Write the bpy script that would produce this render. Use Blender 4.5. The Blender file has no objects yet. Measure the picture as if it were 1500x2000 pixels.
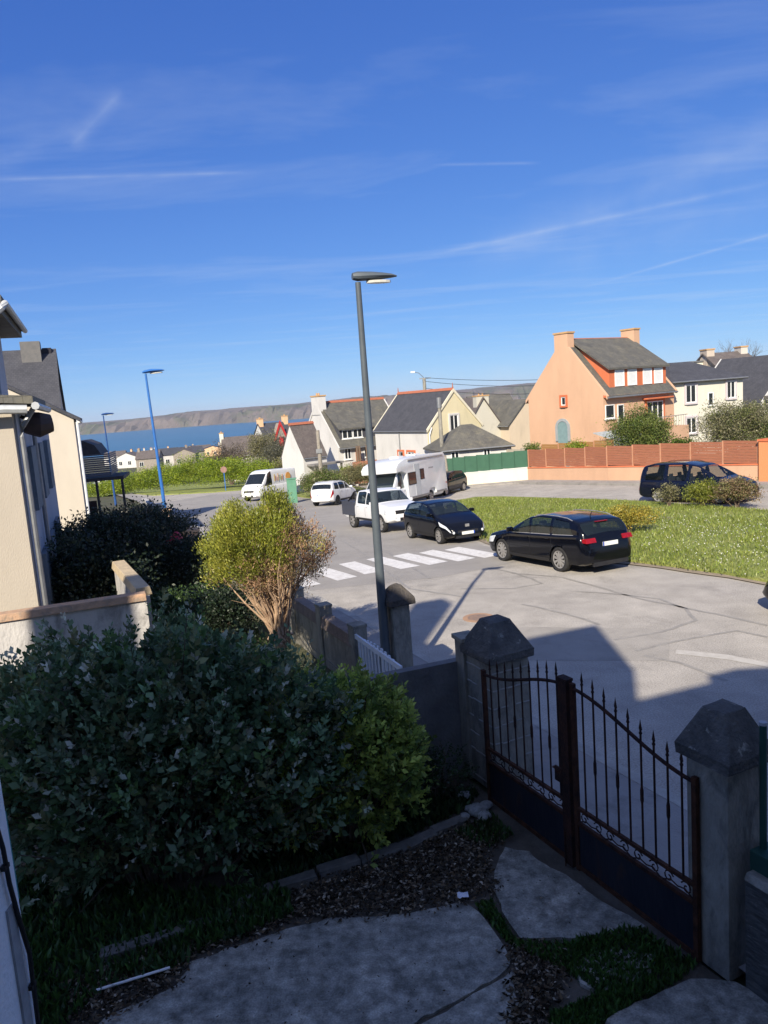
import bpy, bmesh, math, random
import numpy as np
from mathutils import Vector, Matrix
R = math.radians
rnd = random.Random(7)
scn = bpy.context.scene
col = scn.collection

# ------------------------------------------------------------------ camera
PITCH, ROLL, HC = R(8.3), R(4.2), 5.0
fwd = Vector((0, math.cos(PITCH), -math.sin(PITCH)))
r0 = Vector((1, 0, 0)); u0 = Vector((0, math.sin(PITCH), math.cos(PITCH)))
rt = r0*math.cos(ROLL) - u0*math.sin(ROLL)
up = r0*math.sin(ROLL) + u0*math.cos(ROLL)
cd = bpy.data.cameras.new('camera'); cam = bpy.data.objects.new('camera', cd); col.objects.link(cam)
cd.sensor_fit = 'VERTICAL'; cd.sensor_height = 36; cd.lens = 36*1502/2000
cd.clip_start = 0.1; cd.clip_end = 60000
m = Matrix((rt, up, -fwd)).transposed().to_4x4(); m.translation = (0, 0, HC)
cam.matrix_world = m
scn.camera = cam

# ------------------------------------------------------------------ light
SUN_AZ, SUN_EL = R(196.6), R(34)       # the sun stands behind the camera, a little to the left
sdir = Vector((math.sin(SUN_AZ)*math.cos(SUN_EL), math.cos(SUN_AZ)*math.cos(SUN_EL), math.sin(SUN_EL)))
sl = bpy.data.lights.new('sun', 'SUN'); sl.energy = 4.2; sl.angle = R(0.53); sl.color = (1.0, 0.90, 0.74)
so = bpy.data.objects.new('sun', sl); col.objects.link(so)
so.rotation_euler = (-sdir).to_track_quat('-Z', 'Y').to_euler()
w = bpy.data.worlds.new('World'); scn.world = w; w.use_nodes = True
nt = w.node_tree; N = nt.nodes; Lk = nt.links
bg = N['Background']; bg.inputs[1].default_value = 0.1
sky = N.new('ShaderNodeTexSky'); sky.sky_type = 'NISHITA'; sky.sun_disc = False
sky.sun_elevation = SUN_EL; sky.sun_rotation = SUN_AZ
sky.air_density = 0.8; sky.dust_density = 0.0; sky.ozone_density = 5.0; sky.altitude = 300
EXPO = 0.85
def wmix(col_in, rgb):
    n = N.new('ShaderNodeMix'); n.data_type = 'RGBA'; n.blend_type = 'MULTIPLY'; n.inputs[0].default_value = 1; n.clamp_result = False
    Lk.new(col_in, n.inputs[6]); n.inputs[7].default_value = (*rgb, 1); return n.outputs[2]
KS = 1/(.1*2**EXPO)                      # response of the sky per channel: a deeper zenith, a paler blue horizon
sp_ = N.new('ShaderNodeSeparateColor'); Lk.new(wmix(sky.outputs[0], (.108, .108, .108)), sp_.inputs[0]); cb_ = N.new('ShaderNodeCombineColor')
for i_, (p_, k_) in enumerate(((.90, .53), (.777, .655), (.48, .93))):
    a_ = N.new('ShaderNodeMath'); a_.operation = 'POWER'; Lk.new(sp_.outputs[i_], a_.inputs[0]); a_.inputs[1].default_value = p_
    b_ = N.new('ShaderNodeMath'); b_.operation = 'MULTIPLY'; Lk.new(a_.outputs[0], b_.inputs[0]); b_.inputs[1].default_value = k_*KS; Lk.new(b_.outputs[0], cb_.inputs[i_])
skyc = cb_.outputs[0]
tc = N.new('ShaderNodeTexCoord')
def wmath(op, a, b=None, c=None):
    n = N.new('ShaderNodeMath'); n.operation = op
    for i, v in enumerate((a, b, c)):
        if v is None: continue
        if isinstance(v, (int, float)): n.inputs[i].default_value = v
        else: Lk.new(v, n.inputs[i])
    return n.outputs[0]
def wdot(v):
    n = N.new('ShaderNodeVectorMath'); n.operation = 'DOT_PRODUCT'
    Lk.new(tc.outputs['Generated'], n.inputs[0]); n.inputs[1].default_value = v
    return n.outputs['Value']
def skydir(px, py):
    return (rt*((px-750)/1502) - up*((py-1000)/1502) + fwd).normalized()
# thin high cloud: stretched noise in the plane of the sky
sep = N.new('ShaderNodeSeparateXYZ'); Lk.new(tc.outputs['Generated'], sep.inputs[0])
zz = wmath('MAXIMUM', sep.outputs[2], 0.03)
cx = wmath('DIVIDE', sep.outputs[0], zz); cy = wmath('DIVIDE', sep.outputs[1], zz)
cmb = N.new('ShaderNodeCombineXYZ'); Lk.new(cx, cmb.inputs[0]); Lk.new(cy, cmb.inputs[1])
mp = N.new('ShaderNodeMapping'); mp.inputs['Rotation'].default_value = (0, 0, R(-38)); mp.inputs['Scale'].default_value = (0.30, 0.75, 1)
Lk.new(cmb.outputs[0], mp.inputs[0])
ns = N.new('ShaderNodeTexNoise'); ns.inputs['Scale'].default_value = 1.3; ns.inputs['Detail'].default_value = 7; ns.inputs['Roughness'].default_value = .62; ns.inputs['Distortion'].default_value = .6
Lk.new(mp.outputs[0], ns.inputs['Vector'])
rp = N.new('ShaderNodeMapRange'); rp.inputs['From Min'].default_value = .50; rp.inputs['From Max'].default_value = .85; rp.inputs['To Max'].default_value = .27
Lk.new(ns.outputs['Fac'], rp.inputs['Value'])
cloud = rp.outputs[0]
# condensation trails: soft narrow bands along great circles
def trail(a, b, width, amount, fade=.06):
    global cloud
    A, B = skydir(*a), skydir(*b); n = A.cross(B).normalized(); mid = (A+B).normalized()
    half = math.acos(max(-1, min(1, A.dot(B))))/2
    d = wmath('ABSOLUTE', wdot(n))
    band = wmath('SUBTRACT', 1.0, wmath('MINIMUM', wmath('DIVIDE', d, width), 1.0))
    band = wmath('MULTIPLY', band, band)
    cm = math.cos(half); ce = math.cos(half*0.6)
    mr = N.new('ShaderNodeMapRange'); mr.inputs['From Min'].default_value = cm; mr.inputs['From Max'].default_value = ce
    Lk.new(wdot(mid), mr.inputs['Value'])
    n2 = N.new('ShaderNodeTexNoise'); n2.inputs['Scale'].default_value = 22; n2.inputs['Detail'].default_value = 4; Lk.new(tc.outputs['Generated'], n2.inputs['Vector'])
    br = wmath('MULTIPLY_ADD', n2.outputs['Fac'], 1.6, -.25)
    t = wmath('MULTIPLY', wmath('MULTIPLY', wmath('MULTIPLY', band, mr.outputs[0]), amount), wmath('MAXIMUM', br, 0))
    cloud = wmath('ADD', cloud, t)
trail((-60, 352), (520, 336), .005, .24)
trail((840, 322), (1060, 318), .0035, .2)
trail((780, 512), (1560, 345), .008, .28)
trail((1130, 565), (1600, 430), .0038, .3)
trail((1040, 530), (1620, 360), .05, .14)
trail((900, 520), (1640, 215), .05, .20)
trail((135, 290), (240, 175), .016, .2)
trail((-40, 330), (190, 235), .03, .13)
# extra cloud veil, out of view overhead and behind, added to whiten ambient light
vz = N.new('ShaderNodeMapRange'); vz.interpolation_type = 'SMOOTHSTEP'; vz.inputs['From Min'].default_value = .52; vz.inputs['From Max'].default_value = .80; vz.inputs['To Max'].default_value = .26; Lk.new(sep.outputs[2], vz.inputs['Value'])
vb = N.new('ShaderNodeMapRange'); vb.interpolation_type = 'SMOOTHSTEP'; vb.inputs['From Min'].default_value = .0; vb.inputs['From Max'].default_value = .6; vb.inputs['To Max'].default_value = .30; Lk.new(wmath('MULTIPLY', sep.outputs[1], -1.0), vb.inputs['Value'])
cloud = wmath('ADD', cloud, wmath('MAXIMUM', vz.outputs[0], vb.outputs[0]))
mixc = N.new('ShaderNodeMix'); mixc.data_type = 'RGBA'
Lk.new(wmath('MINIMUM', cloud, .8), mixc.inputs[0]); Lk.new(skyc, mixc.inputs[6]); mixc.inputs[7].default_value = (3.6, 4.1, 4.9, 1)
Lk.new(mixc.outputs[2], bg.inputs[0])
scn.view_settings.view_transform = 'Standard'; scn.view_settings.look = 'None'
scn.view_settings.exposure = EXPO; scn.view_settings.gamma = 1
scn.render.resolution_x = 768; scn.render.resolution_y = 1024
scn.cycles.max_bounces = 6; scn.cycles.transparent_max_bounces = 12

# ------------------------------------------------------------------ materials
MC = {}
def mat(name, c, c2=None, scale=3.0, rough=.85, bump=0.0, bscale=None, metal=0.0, spots=None, attr=False, aniso=None, spec=.3, trans=0.0):
    """procedural material: two colours mixed by noise, optional stains, optional bump"""
    if name in MC: return MC[name]
    m = bpy.data.materials.new(name); m.use_nodes = True; t = m.node_tree; nn = t.nodes; p = nn['Principled BSDF']
    p.inputs['Roughness'].default_value = rough; p.inputs['Metallic'].default_value = metal
    p.inputs['Specular IOR Level'].default_value = spec
    tcn = nn.new('ShaderNodeTexCoord'); vec = tcn.outputs['Object']
    if aniso:
        mpn = nn.new('ShaderNodeMapping'); mpn.inputs['Scale'].default_value = aniso; t.links.new(vec, mpn.inputs[0]); vec = mpn.outputs[0]
    outc = None
    if attr:
        a = nn.new('ShaderNodeAttribute'); a.attribute_name = 'tint'; outc = a.outputs['Color']
        if trans:
            tr = nn.new('ShaderNodeBsdfTranslucent'); t.links.new(outc, tr.inputs[0])
            mx = nn.new('ShaderNodeMixShader'); mx.inputs[0].default_value = trans
            t.links.new(p.outputs[0], mx.inputs[1]); t.links.new(tr.outputs[0], mx.inputs[2]); t.links.new(mx.outputs[0], nn['Material Output'].inputs[0])
    else:
        c2 = c2 or tuple(v*.8 for v in c)
        n = nn.new('ShaderNodeTexNoise'); n.inputs['Scale'].default_value = scale; n.inputs['Detail'].default_value = 8; n.inputs['Roughness'].default_value = .65
        t.links.new(vec, n.inputs['Vector'])
        mr = nn.new('ShaderNodeMapRange'); mr.inputs[1].default_value = .33; mr.inputs[2].default_value = .67; t.links.new(n.outputs['Fac'], mr.inputs[0])
        mx = nn.new('ShaderNodeMix'); mx.data_type = 'RGBA'; t.links.new(mr.outputs[0], mx.inputs[0])
        mx.inputs[6].default_value = (*c, 1); mx.inputs[7].default_value = (*c2, 1); outc = mx.outputs[2]
        if spots:
            sc, sscale, lo, hi, amt = spots
            n2 = nn.new('ShaderNodeTexNoise'); n2.inputs['Scale'].default_value = sscale; n2.inputs['Detail'].default_value = 6; n2.inputs['Roughness'].default_value = .7
            n2.inputs['Distortion'].default_value = .5
            t.links.new(vec, n2.inputs['Vector'])
            m2 = nn.new('ShaderNodeMapRange'); m2.inputs[1].default_value = lo; m2.inputs[2].default_value = hi; m2.inputs[4].default_value = amt; t.links.new(n2.outputs['Fac'], m2.inputs[0])
            x2 = nn.new('ShaderNodeMix'); x2.data_type = 'RGBA'; t.links.new(m2.outputs[0], x2.inputs[0]); t.links.new(outc, x2.inputs[6]); x2.inputs[7].default_value = (*sc, 1); outc = x2.outputs[2]
    t.links.new(outc, p.inputs['Base Color'])
    if bump:
        nb = nn.new('ShaderNodeTexNoise'); nb.inputs['Scale'].default_value = bscale or scale*6; nb.inputs['Detail'].default_value = 5
        t.links.new(vec, nb.inputs['Vector'])
        b = nn.new('ShaderNodeBump'); b.inputs['Strength'].default_value = bump; b.inputs['Distance'].default_value = .03
        t.links.new(nb.outputs['Fac'], b.inputs['Height']); t.links.new(b.outputs[0], p.inputs['Normal'])
    MC[name] = m; return m
def roofmat(name, c, c2, moss=None, rows=.15):
    """slates: staggered courses from a brick texture laid along the roof slope"""
    if name in MC: return MC[name]
    m = mat(name, c, c2, 1.2, .75, .25, 30, spots=moss, spec=.25); t = m.node_tree; nn = t.nodes; p = nn['Principled BSDF']
    src = p.inputs['Base Color'].links[0].from_socket
    uv = nn.new('ShaderNodeUVMap'); uv.uv_map = 'uv'
    br = nn.new('ShaderNodeTexBrick'); br.inputs['Scale'].default_value = 1; br.inputs['Brick Width'].default_value = rows*1.1; br.inputs['Row Height'].default_value = rows
    br.inputs['Mortar Size'].default_value = .008; br.inputs['Color1'].default_value = (1, 1, 1, 1); br.inputs['Color2'].default_value = (.80, .80, .82, 1); br.inputs['Mortar'].default_value = (.6, .6, .6, 1)
    t.links.new(uv.outputs[0], br.inputs['Vector'])
    mu = nn.new('ShaderNodeMix'); mu.data_type = 'RGBA'; mu.blend_type = 'MULTIPLY'; mu.inputs[0].default_value = 1
    t.links.new(src, mu.inputs[6]); t.links.new(br.outputs['Color'], mu.inputs[7]); t.links.new(mu.outputs[2], p.inputs['Base Color'])
    return m
def glassmat(name, tint, thru):
    if name in MC: return MC[name]
    m = bpy.data.materials.new(name); m.use_nodes = True; t = m.node_tree; nn = t.nodes; p = nn['Principled BSDF']
    p.inputs['Base Color'].default_value = (*tint, 1); p.inputs['Roughness'].default_value = .04; p.inputs['Specular IOR Level'].default_value = .8
    n = nn.new('ShaderNodeTexNoise'); n.inputs['Scale'].default_value = 1.5; b = nn.new('ShaderNodeBump'); b.inputs['Strength'].default_value = .04
    t.links.new(n.outputs['Fac'], b.inputs['Height']); t.links.new(b.outputs[0], p.inputs['Normal'])
    if thru:
        tr = nn.new('ShaderNodeBsdfTransparent'); tr.inputs[0].default_value = (.72, .8, .82, 1); mx = nn.new('ShaderNodeMixShader'); mx.inputs[0].default_value = thru
        t.links.new(p.outputs[0], mx.inputs[1]); t.links.new(tr.outputs[0], mx.inputs[2]); t.links.new(mx.outputs[0], nn['Material Output'].inputs[0])
    MC[name] = m; return m
def paint(name, c, rough=.25, metal=.0, coat=.35):
    m = mat(name, c, tuple(v*.9 for v in c), 2, rough, metal=metal, spec=.4)
    p = m.node_tree.nodes['Principled BSDF']; p.inputs['Coat Weight'].default_value = coat; p.inputs['Coat Roughness'].default_value = .05
    return m

# ------------------------------------------------------------------ helpers
def tag(o, label=None, cat=None, group=None, kind=None):
    if label: o['label'] = label
    if cat: o['category'] = cat
    if group: o['group'] = group
    if kind: o['kind'] = kind
    return o
def empty(name, loc, rz=0, label=None, cat=None, group=None, slope=None):
    o = bpy.data.objects.new(name, None); col.objects.link(o); o.location = loc; o.rotation_euler = (0, 0, rz); o.empty_display_size = .2
    if slope is not None: o.rotation_euler = slope
    return tag(o, label, cat, group)
class MB:
    def __init__(s): s.v = []; s.f = []; s.mi = []; s.cur = 0
    def add(s, vs, fs):
        b = len(s.v); s.v += [tuple(v) for v in vs]; s.f += [tuple(b+i for i in f) for f in fs]; s.mi += [s.cur]*len(fs); return s
    def box(s, c, d, rz=0, rot=None):
        M = rot if rot is not None else Matrix.Rotation(rz, 3, 'Z'); c = Vector(c)
        vs = [c + M @ Vector((x*d[0]/2, y*d[1]/2, z*d[2]/2)) for z in (-1, 1) for y in (-1, 1) for x in (-1, 1)]
        return s.add(vs, [(0, 2, 3, 1), (4, 5, 7, 6), (0, 1, 5, 4), (2, 6, 7, 3), (0, 4, 6, 2), (1, 3, 7, 5)])
    def b2(s, lo, hi):
        return s.box([(a+b)/2 for a, b in zip(lo, hi)], [abs(b-a) for a, b in zip(lo, hi)])
    def prism(s, poly, a, b):
        """poly: list of 3D points, extruded by vector b-a placed at a"""
        n = len(poly); a = Vector(a); b = Vector(b)
        vs = [Vector(p)+a for p in poly]+[Vector(p)+b for p in poly]
        return s.add(vs, [tuple(range(n))[::-1], tuple(range(n, 2*n))]+[(i, (i+1) % n, n+(i+1) % n, n+i) for i in range(n)])
    def tube(s, pts, r, n=8, caps=True):
        pts = [Vector(p) for p in pts]; rs = r if isinstance(r, (list, tuple)) else [r]*len(pts)
        rings = []; b = len(s.v)
        for i, p in enumerate(pts):
            t = (pts[min(i+1, len(pts)-1)]-pts[max(i-1, 0)]).normalized()
            a = t.cross(Vector((0, 0, 1)) if abs(t.z) < .9 else Vector((1, 0, 0))).normalized(); c = t.cross(a)
            s.v += [tuple(p+(a*math.cos(2*math.pi*k/n)+c*math.sin(2*math.pi*k/n))*rs[i]) for k in range(n)]
        for i in range(len(pts)-1):
            for k in range(n): s.f.append((b+i*n+k, b+i*n+(k+1) % n, b+(i+1)*n+(k+1) % n, b+(i+1)*n+k)); s.mi.append(s.cur)
        if caps:
            s.f.append(tuple(b+k for k in range(n))[::-1]); s.f.append(tuple(b+(len(pts)-1)*n+k for k in range(n))); s.mi += [s.cur]*2
        return s
    def build(s, name, mats, parent=None, smooth=False, bevel=0, auto=None, jitter=0):
        me = bpy.data.meshes.new(name); me.from_pydata(s.v, [], s.f); me.validate()
        for mm in (mats if isinstance(mats, (list, tuple)) else [mats]): me.materials.append(mm)
        if len(s.mi) == len(me.polygons): me.polygons.foreach_set('material_index', s.mi)
        bm = bmesh.new(); bm.from_mesh(me); bmesh.ops.recalc_face_normals(bm, faces=bm.faces)
        if bevel: bmesh.ops.bevel(bm, geom=[e for e in bm.edges if len(e.link_faces) == 2 and e.calc_face_angle(0) > .5], offset=bevel, segments=2, affect='EDGES', profile=.6)
        if jitter:
            for v in bm.verts: v.co += Vector((rnd.uniform(-1, 1), rnd.uniform(-1, 1), rnd.uniform(-1, 1)))*jitter
        bm.to_mesh(me); bm.free()
        if smooth or auto is not None:
            me.polygons.foreach_set('use_smooth', [True]*len(me.polygons))
            me.set_sharp_from_angle(angle=R(auto or 40))
        o = bpy.data.objects.new(name, me); col.objects.link(o); o.parent = parent
        uvs(me); return o
def uvs(me):
    """uv in metres: u horizontal along the face, v up the slope"""
    l = me.uv_layers.new(name='uv')
    for p in me.polygons:
        n = p.normal; h = Vector((-n.y, n.x, 0))
        h = h.normalized() if h.length > .01 else Vector((1, 0, 0)); v = n.cross(h)
        for li in p.loop_indices:
            c = me.vertices[me.loops[li].vertex_index].co; l.data[li].uv = (c.dot(h), c.dot(v))
def copy_tree(o, parent=None, label=None):
    c = o.copy(); col.objects.link(c); c.parent = parent
    if label: c['label'] = label
    for ch in [x for x in bpy.data.objects if x.parent == o]: copy_tree(ch, c)
    return c

def g(x, y):
    """height of the ground: level by the gate, falling gently down the street, then down to the bay"""
    s = .055-.0015*min(max(x, 0), 20)
    if y < 20: return 0.
    if y < 90: return -(y-20)*s
    z9 = -70*s
    if y < 690: return z9+(-27.5-z9)*((y-90)/600)**.82
    return -27.5-min((y-690)*.08, 10)
def drape(name, poly, dz, mt, skirt=.0, step=1.0, label=None, kind='structure', cat=None, group=None, parent=None):
    bm = bmesh.new(); vs = [bm.verts.new((x, y, 0)) for x, y in poly]; bm.faces.new(vs)
    xs = [p[0] for p in poly]; ys = [p[1] for p in poly]
    def cuts(a, b): return [k*step for k in range(int(math.floor(a/step))+1, int(math.ceil(b/step)))]
    for c in cuts(min(xs), max(xs)): bmesh.ops.bisect_plane(bm, geom=bm.verts[:]+bm.edges[:]+bm.faces[:], plane_co=(c, 0, 0), plane_no=(1, 0, 0))
    for c in cuts(min(ys), max(ys)): bmesh.ops.bisect_plane(bm, geom=bm.verts[:]+bm.edges[:]+bm.faces[:], plane_co=(0, c, 0), plane_no=(0, 1, 0))
    bmesh.ops.triangulate(bm, faces=bm.faces)
    if skirt:
        be = [e for e in bm.edges if len(e.link_faces) == 1]
        r = bmesh.ops.extrude_edge_only(bm, edges=be); low = set(v for v in r['geom'] if isinstance(v, bmesh.types.BMVert))
    else: low = set()
    for v in bm.verts: v.co.z = g(v.co.x, v.co.y)+dz-(skirt if v in low else 0)
    bmesh.ops.recalc_face_normals(bm, faces=bm.faces)
    if sum(f.normal.z for f in bm.faces) < 0: bmesh.ops.reverse_faces(bm, faces=bm.faces)
    me = bpy.data.meshes.new(name); bm.to_mesh(me); bm.free(); me.materials.append(mt)
    o = bpy.data.objects.new(name, me); col.objects.link(o); o.parent = parent; tag(o, label, cat, group, kind); return o
def inpoly(x, y, poly):
    r = False; j = len(poly)-1
    for i in range(len(poly)):
        xi, yi = poly[i]; xj, yj = poly[j]
        if (yi > y) != (yj > y) and x < (xj-xi)*(y-yi)/(yj-yi)+xi: r = not r
        j = i
    return r

def leafmesh(name, P, Dn, L, W, C, mt, parent=None, fold=.25):
    """many small leaves: P centres, Dn direction of the leaf, L length, W width, C colour"""
    n = len(P); P = np.asarray(P, float); Dn = np.asarray(Dn, float); Dn /= np.linalg.norm(Dn, axis=1)[:, None]+1e-9
    rs = np.random.RandomState(n % 9973); rv = rs.normal(size=(n, 3)); S = np.cross(Dn, rv); S /= np.linalg.norm(S, axis=1)[:, None]+1e-9
    Nn = np.cross(S, Dn); L = np.broadcast_to(np.asarray(L, float), n)[:, None]; W = np.broadcast_to(np.asarray(W, float), n)[:, None]
    v = np.empty((n, 4, 3)); v[:, 0] = P-Dn*L*.5; v[:, 1] = P+S*W*.5+Nn*W*fold; v[:, 2] = P+Dn*L*.5; v[:, 3] = P-S*W*.5+Nn*W*fold
    me = bpy.data.meshes.new(name); me.vertices.add(n*4); me.vertices.foreach_set('co', v.reshape(-1))
    me.loops.add(n*4); me.loops.foreach_set('vertex_index', np.arange(n*4, dtype=np.int32))
    me.polygons.add(n); me.polygons.foreach_set('loop_start', np.arange(0, n*4, 4, dtype=np.int32)); me.polygons.foreach_set('loop_total', np.full(n, 4, dtype=np.int32))
    a = me.color_attributes.new('tint', 'FLOAT_COLOR', 'POINT'); cc = np.ones((n, 4, 4), dtype=np.float32); cc[:, :, :3] = np.asarray(C)[:, None, :]; a.data.foreach_set('color', cc.reshape(-1))
    me.update(calc_edges=True); me.materials.append(mt)
    o = bpy.data.objects.new(name, me); col.objects.link(o); o.parent = parent; return o
LEAF = mat('leaf', (0, 0, 0), attr=True, rough=.45, trans=.32, spec=.45)
DRY = mat('dry_leaf', (0, 0, 0), attr=True, rough=.9, spec=.1)
def tints(n, cols, rs, var=.25):
    cols = np.array(cols); c = cols[rs.randint(0, len(cols), n)]; return np.clip(c*(1+rs.normal(size=(n, 1))*var), .003, .9)
def bush(name, loc, size, cols, nclump, per, leaf, label, cat='bush', group=None, trunk=True, seed=1, clump=.22, bottom=-.1, upbias=.3, light=None, rz=0):
    """shrub crown: clumps of leaves spread through an uneven ellipsoid, on a few forked stems"""
    rs = np.random.RandomState(seed); root = empty(name, loc, rz, label, cat, group)
    sx, sy, sz = size; base = np.array([0, 0, sz*.5])
    d = rs.normal(size=(nclump, 3)); d /= np.linalg.norm(d, axis=1)[:, None]
    d[:, 2] = np.where(d[:, 2] < bottom*4, -d[:, 2], d[:, 2]) if bottom > -.9 else d[:, 2]
    lob = 1+.16*np.sin(3*np.arctan2(d[:, 1], d[:, 0])+seed)+.12*np.sin(5*d[:, 2]*3+seed*2)+rs.normal(size=nclump)*.07
    rr = (rs.rand(nclump)**.35)*lob
    cc = d*rr[:, None]*np.array([sx/2, sy/2, sz/2])+base; cc[:, 2] = np.maximum(cc[:, 2], .05)
    P = np.repeat(cc, per, 0)+rs.normal(size=(nclump*per, 3))*clump*np.array([1, 1, .75]); P[:, 2] = np.maximum(P[:, 2], .02)
    D = rs.normal(size=P.shape)+np.repeat(d, per, 0)*.8; D[:, 2] += upbias
    ct = tints(nclump, cols, rs, .18); C = np.clip(np.repeat(ct, per, 0)*(1+rs.normal(size=(nclump*per, 1))*.2), .004, .9)
    L = leaf*(.7+.6*rs.rand(len(P)))
    leafmesh('foliage', P, D, L, L*.55, C, LEAF, root)
    if trunk:
        mb = MB()
        for k in range(6):
            q = cc[rs.randint(nclump)]*np.array([.8, .8, .85]); mid = q*np.array([.4, .4, .5])
            mb.tube([(rs.normal()*.05, rs.normal()*.05, -.1), tuple(mid+rs.normal(size=3)*.05), tuple(q)], [.05*sz/2+.01, .03*sz/2+.008, .008], 5)
        mb.build('stem', mat('bark', (.16, .12, .09), (.09, .07, .05), 8, .95, .4), root)
    return root

# ------------------------------------------------------------------ the setting
M_EARTH = mat('earth', (.10, .085, .06), (.06, .075, .03), .35, .95, .4, 5)
def ground_sheet():
    xs = sorted(set(list(range(-40, 61, 2))+[-2600, -2000, -1200, -800, -500, -350, -250, -180, -130, -100, -80, -60, -50, 70, 80, 100, 130, 180, 250, 400, 700, 1200, 2000, 2600]+[1, -1, -3, -5, 3, 5, 7, 9]))
    ys = sorted(set([-600, -250, -100, -50, -30, -20, -10]+list(range(-4, 100, 2))+[110, 120, 135, 150, 175, 200, 230, 260, 300, 340, 380, 430, 480, 540, 600, 650, 690, 740, 800]))
    v = []; f = []
    for y in ys:
        for x in xs:
            j = rnd.uniform(-1, 1)*(.8 if y > 130 else 0)
            v.append((x, y, g(x, y)-.07+j))
    nx = len(xs)
    for j in range(len(ys)-1):
        for i in range(nx-1): f.append((j*nx+i, j*nx+i+1, (j+1)*nx+i+1, (j+1)*nx+i))
    me = bpy.data.meshes.new('ground'); me.from_pydata(v, [], f); me.materials.append(M_EARTH)
    o = bpy.data.objects.new('ground', me); col.objects.link(o); tag(o, kind='structure')
ground_sheet()
# bay
sea = MB().add([(-2800, 640, -28), (2800, 640, -28), (2800, 3000, -28), (-2800, 3000, -28)], [(0, 1, 2, 3)])
ms = mat('sea_water', (.03, .12, .22), (.04, .145, .26), .004, .45, .5, .25, aniso=(1, 3, 1), spec=.25)
tag(sea.build('sea', ms), kind='structure')
# headland beyond the bay: bare heath on top of broken cliffs
def headland():
    rs = np.random.RandomState(3); xs = np.arange(-1500, 2500, 9.0); prof = [(0, 0), (14, .28), (30, .55), (55, .78), (110, .9), (220, 1.0), (500, 1.02), (900, .9)]
    def nz(x, s, k): return math.sin(x/s+k)+.5*math.sin(x/s*2.3+k*2)+.3*math.sin(x/s*5.1+k*3)
    v = []; f = []
    for x in xs:
        t = max(0, min(1, (x+720)/200)); fade = .55+.45*t
        top = (13+nz(x, 210, 1)*2.2+nz(x, 60, 2)*.9+ (2.5 if x > 300 else 0)+max(0, min(1, (x-0)/700))*5)*fade - (6*(1-t))
        shore = 1940+nz(x, 170, 4)*28+nz(x, 40, 5)*9-.06*x
        for j_, (d, h) in enumerate(prof):
            hh = -29+(top+29)*h + ((rs.normal()*2.6+3.5*nz(x, 26, j_*2)) if 0 < h < .85 else rs.normal()*.5)
            v.append((x+rs.normal()*2, shore+d+rs.normal()*4*(h > 0), hh))
    k = len(prof)
    for i in range(len(xs)-1):
        for j in range(k-1): f.append((i*k+j, (i+1)*k+j, (i+1)*k+j+1, i*k+j+1))
    me = bpy.data.meshes.new('headland'); me.from_pydata(v, [], f)
    me.materials.append(mat('heath_cliff', (.165, .135, .12), (.095, .082, .075), .012, .95, .6, .08, spots=((.06, .08, .035), .006, .50, .62, .8)))
    o = bpy.data.objects.new('headland', me); col.objects.link(o); tag(o, kind='structure')
headland()
mg = mat('far_grass', (.06, .16, .03), (.08, .13, .04), .02, .95)

# road and pavements
ASPH = mat('asphalt', (.43, .40, .355), (.34, .317, .285), .30, .95, .5, 45, spots=((.24, .225, .205), .7, .52, .72, .6), spec=.15)
def fine(m, sc, amt):
    t = m.node_tree; p = t.nodes['Principled BSDF']; src = p.inputs['Base Color'].links[0].from_socket
    n = t.nodes.new('ShaderNodeTexNoise'); n.inputs['Scale'].default_value = sc; n.inputs['Detail'].default_value = 3; tcn = t.nodes.new('ShaderNodeTexCoord'); t.links.new(tcn.outputs['Object'], n.inputs['Vector'])
    mr = t.nodes.new('ShaderNodeMapRange'); mr.inputs[1].default_value = .3; mr.inputs[2].default_value = .7; mr.inputs[3].default_value = 1-amt; mr.inputs[4].default_value = 1+amt; t.links.new(n.outputs['Fac'], mr.inputs[0])
    mx = t.nodes.new('ShaderNodeMix'); mx.data_type = 'RGBA'; mx.blend_type = 'MULTIPLY'; mx.inputs[0].default_value = 1; t.links.new(src, mx.inputs[6]); t.links.new(mr.outputs[0], mx.inputs[7]); t.links.new(mx.outputs[2], p.inputs['Base Color'])
fine(ASPH, 38, .24); fine(ASPH, 1.7, .10)
# S: line of the street walls (left edge of the street), from the gate down towards the bay
S = [(9.2, -7.6), (2.62, 5.9), (1.25, 8.75), (-.1, 11.6), (-2.0, 15.9), (-7.6, 27.6), (-11.3, 39.5), (-16.6, 55.5), (-23.5, 73), (-34, 96)]
def off(pl, d):
    out = []
    for i, p in enumerate(pl):
        a = Vector(pl[max(i-1, 0)]); b = Vector(pl[min(i+1, len(pl)-1)]); t = (b-a).normalized(); out.append((p[0]+t.y*d, p[1]-t.x*d))
    return out
kerb = off(S, 1.68); kerb_in = off(S, 1.52)
drape('pavement', S+kerb_in[::-1], .10, mat('pavement_tarmac', (.34, .32, .30), (.26, .245, .23), 1.2, .95, .5, 40, spots=((.15, .14, .13), 2.2, .52, .7, .6)), step=2)
drape('kerb', kerb_in+kerb[::-1], .105, mat('kerb_stone', (.44, .42, .38), (.30, .285, .26), 3, .9, .5, 30), skirt=.16, step=2)
ISL = [(4.0, 44.5), (3.2, 42), (3.0, 36), (3.2, 29.5), (3.51, 27.0), (4.0, 24.9), (5.0, 22.9), (6.66, 20.9), (7.67, 19.4), (8.4, 18.5), (9.0, 17.4), (12.5, 13.2), (24, 5), (34, 4), (28, 13), (19.6, 22.4), (14.8, 28.9), (13.77, 31.4), (11.94, 35.4), (9.36, 39.6), (6.8, 44.0), (5.4, 45.6)]
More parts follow.
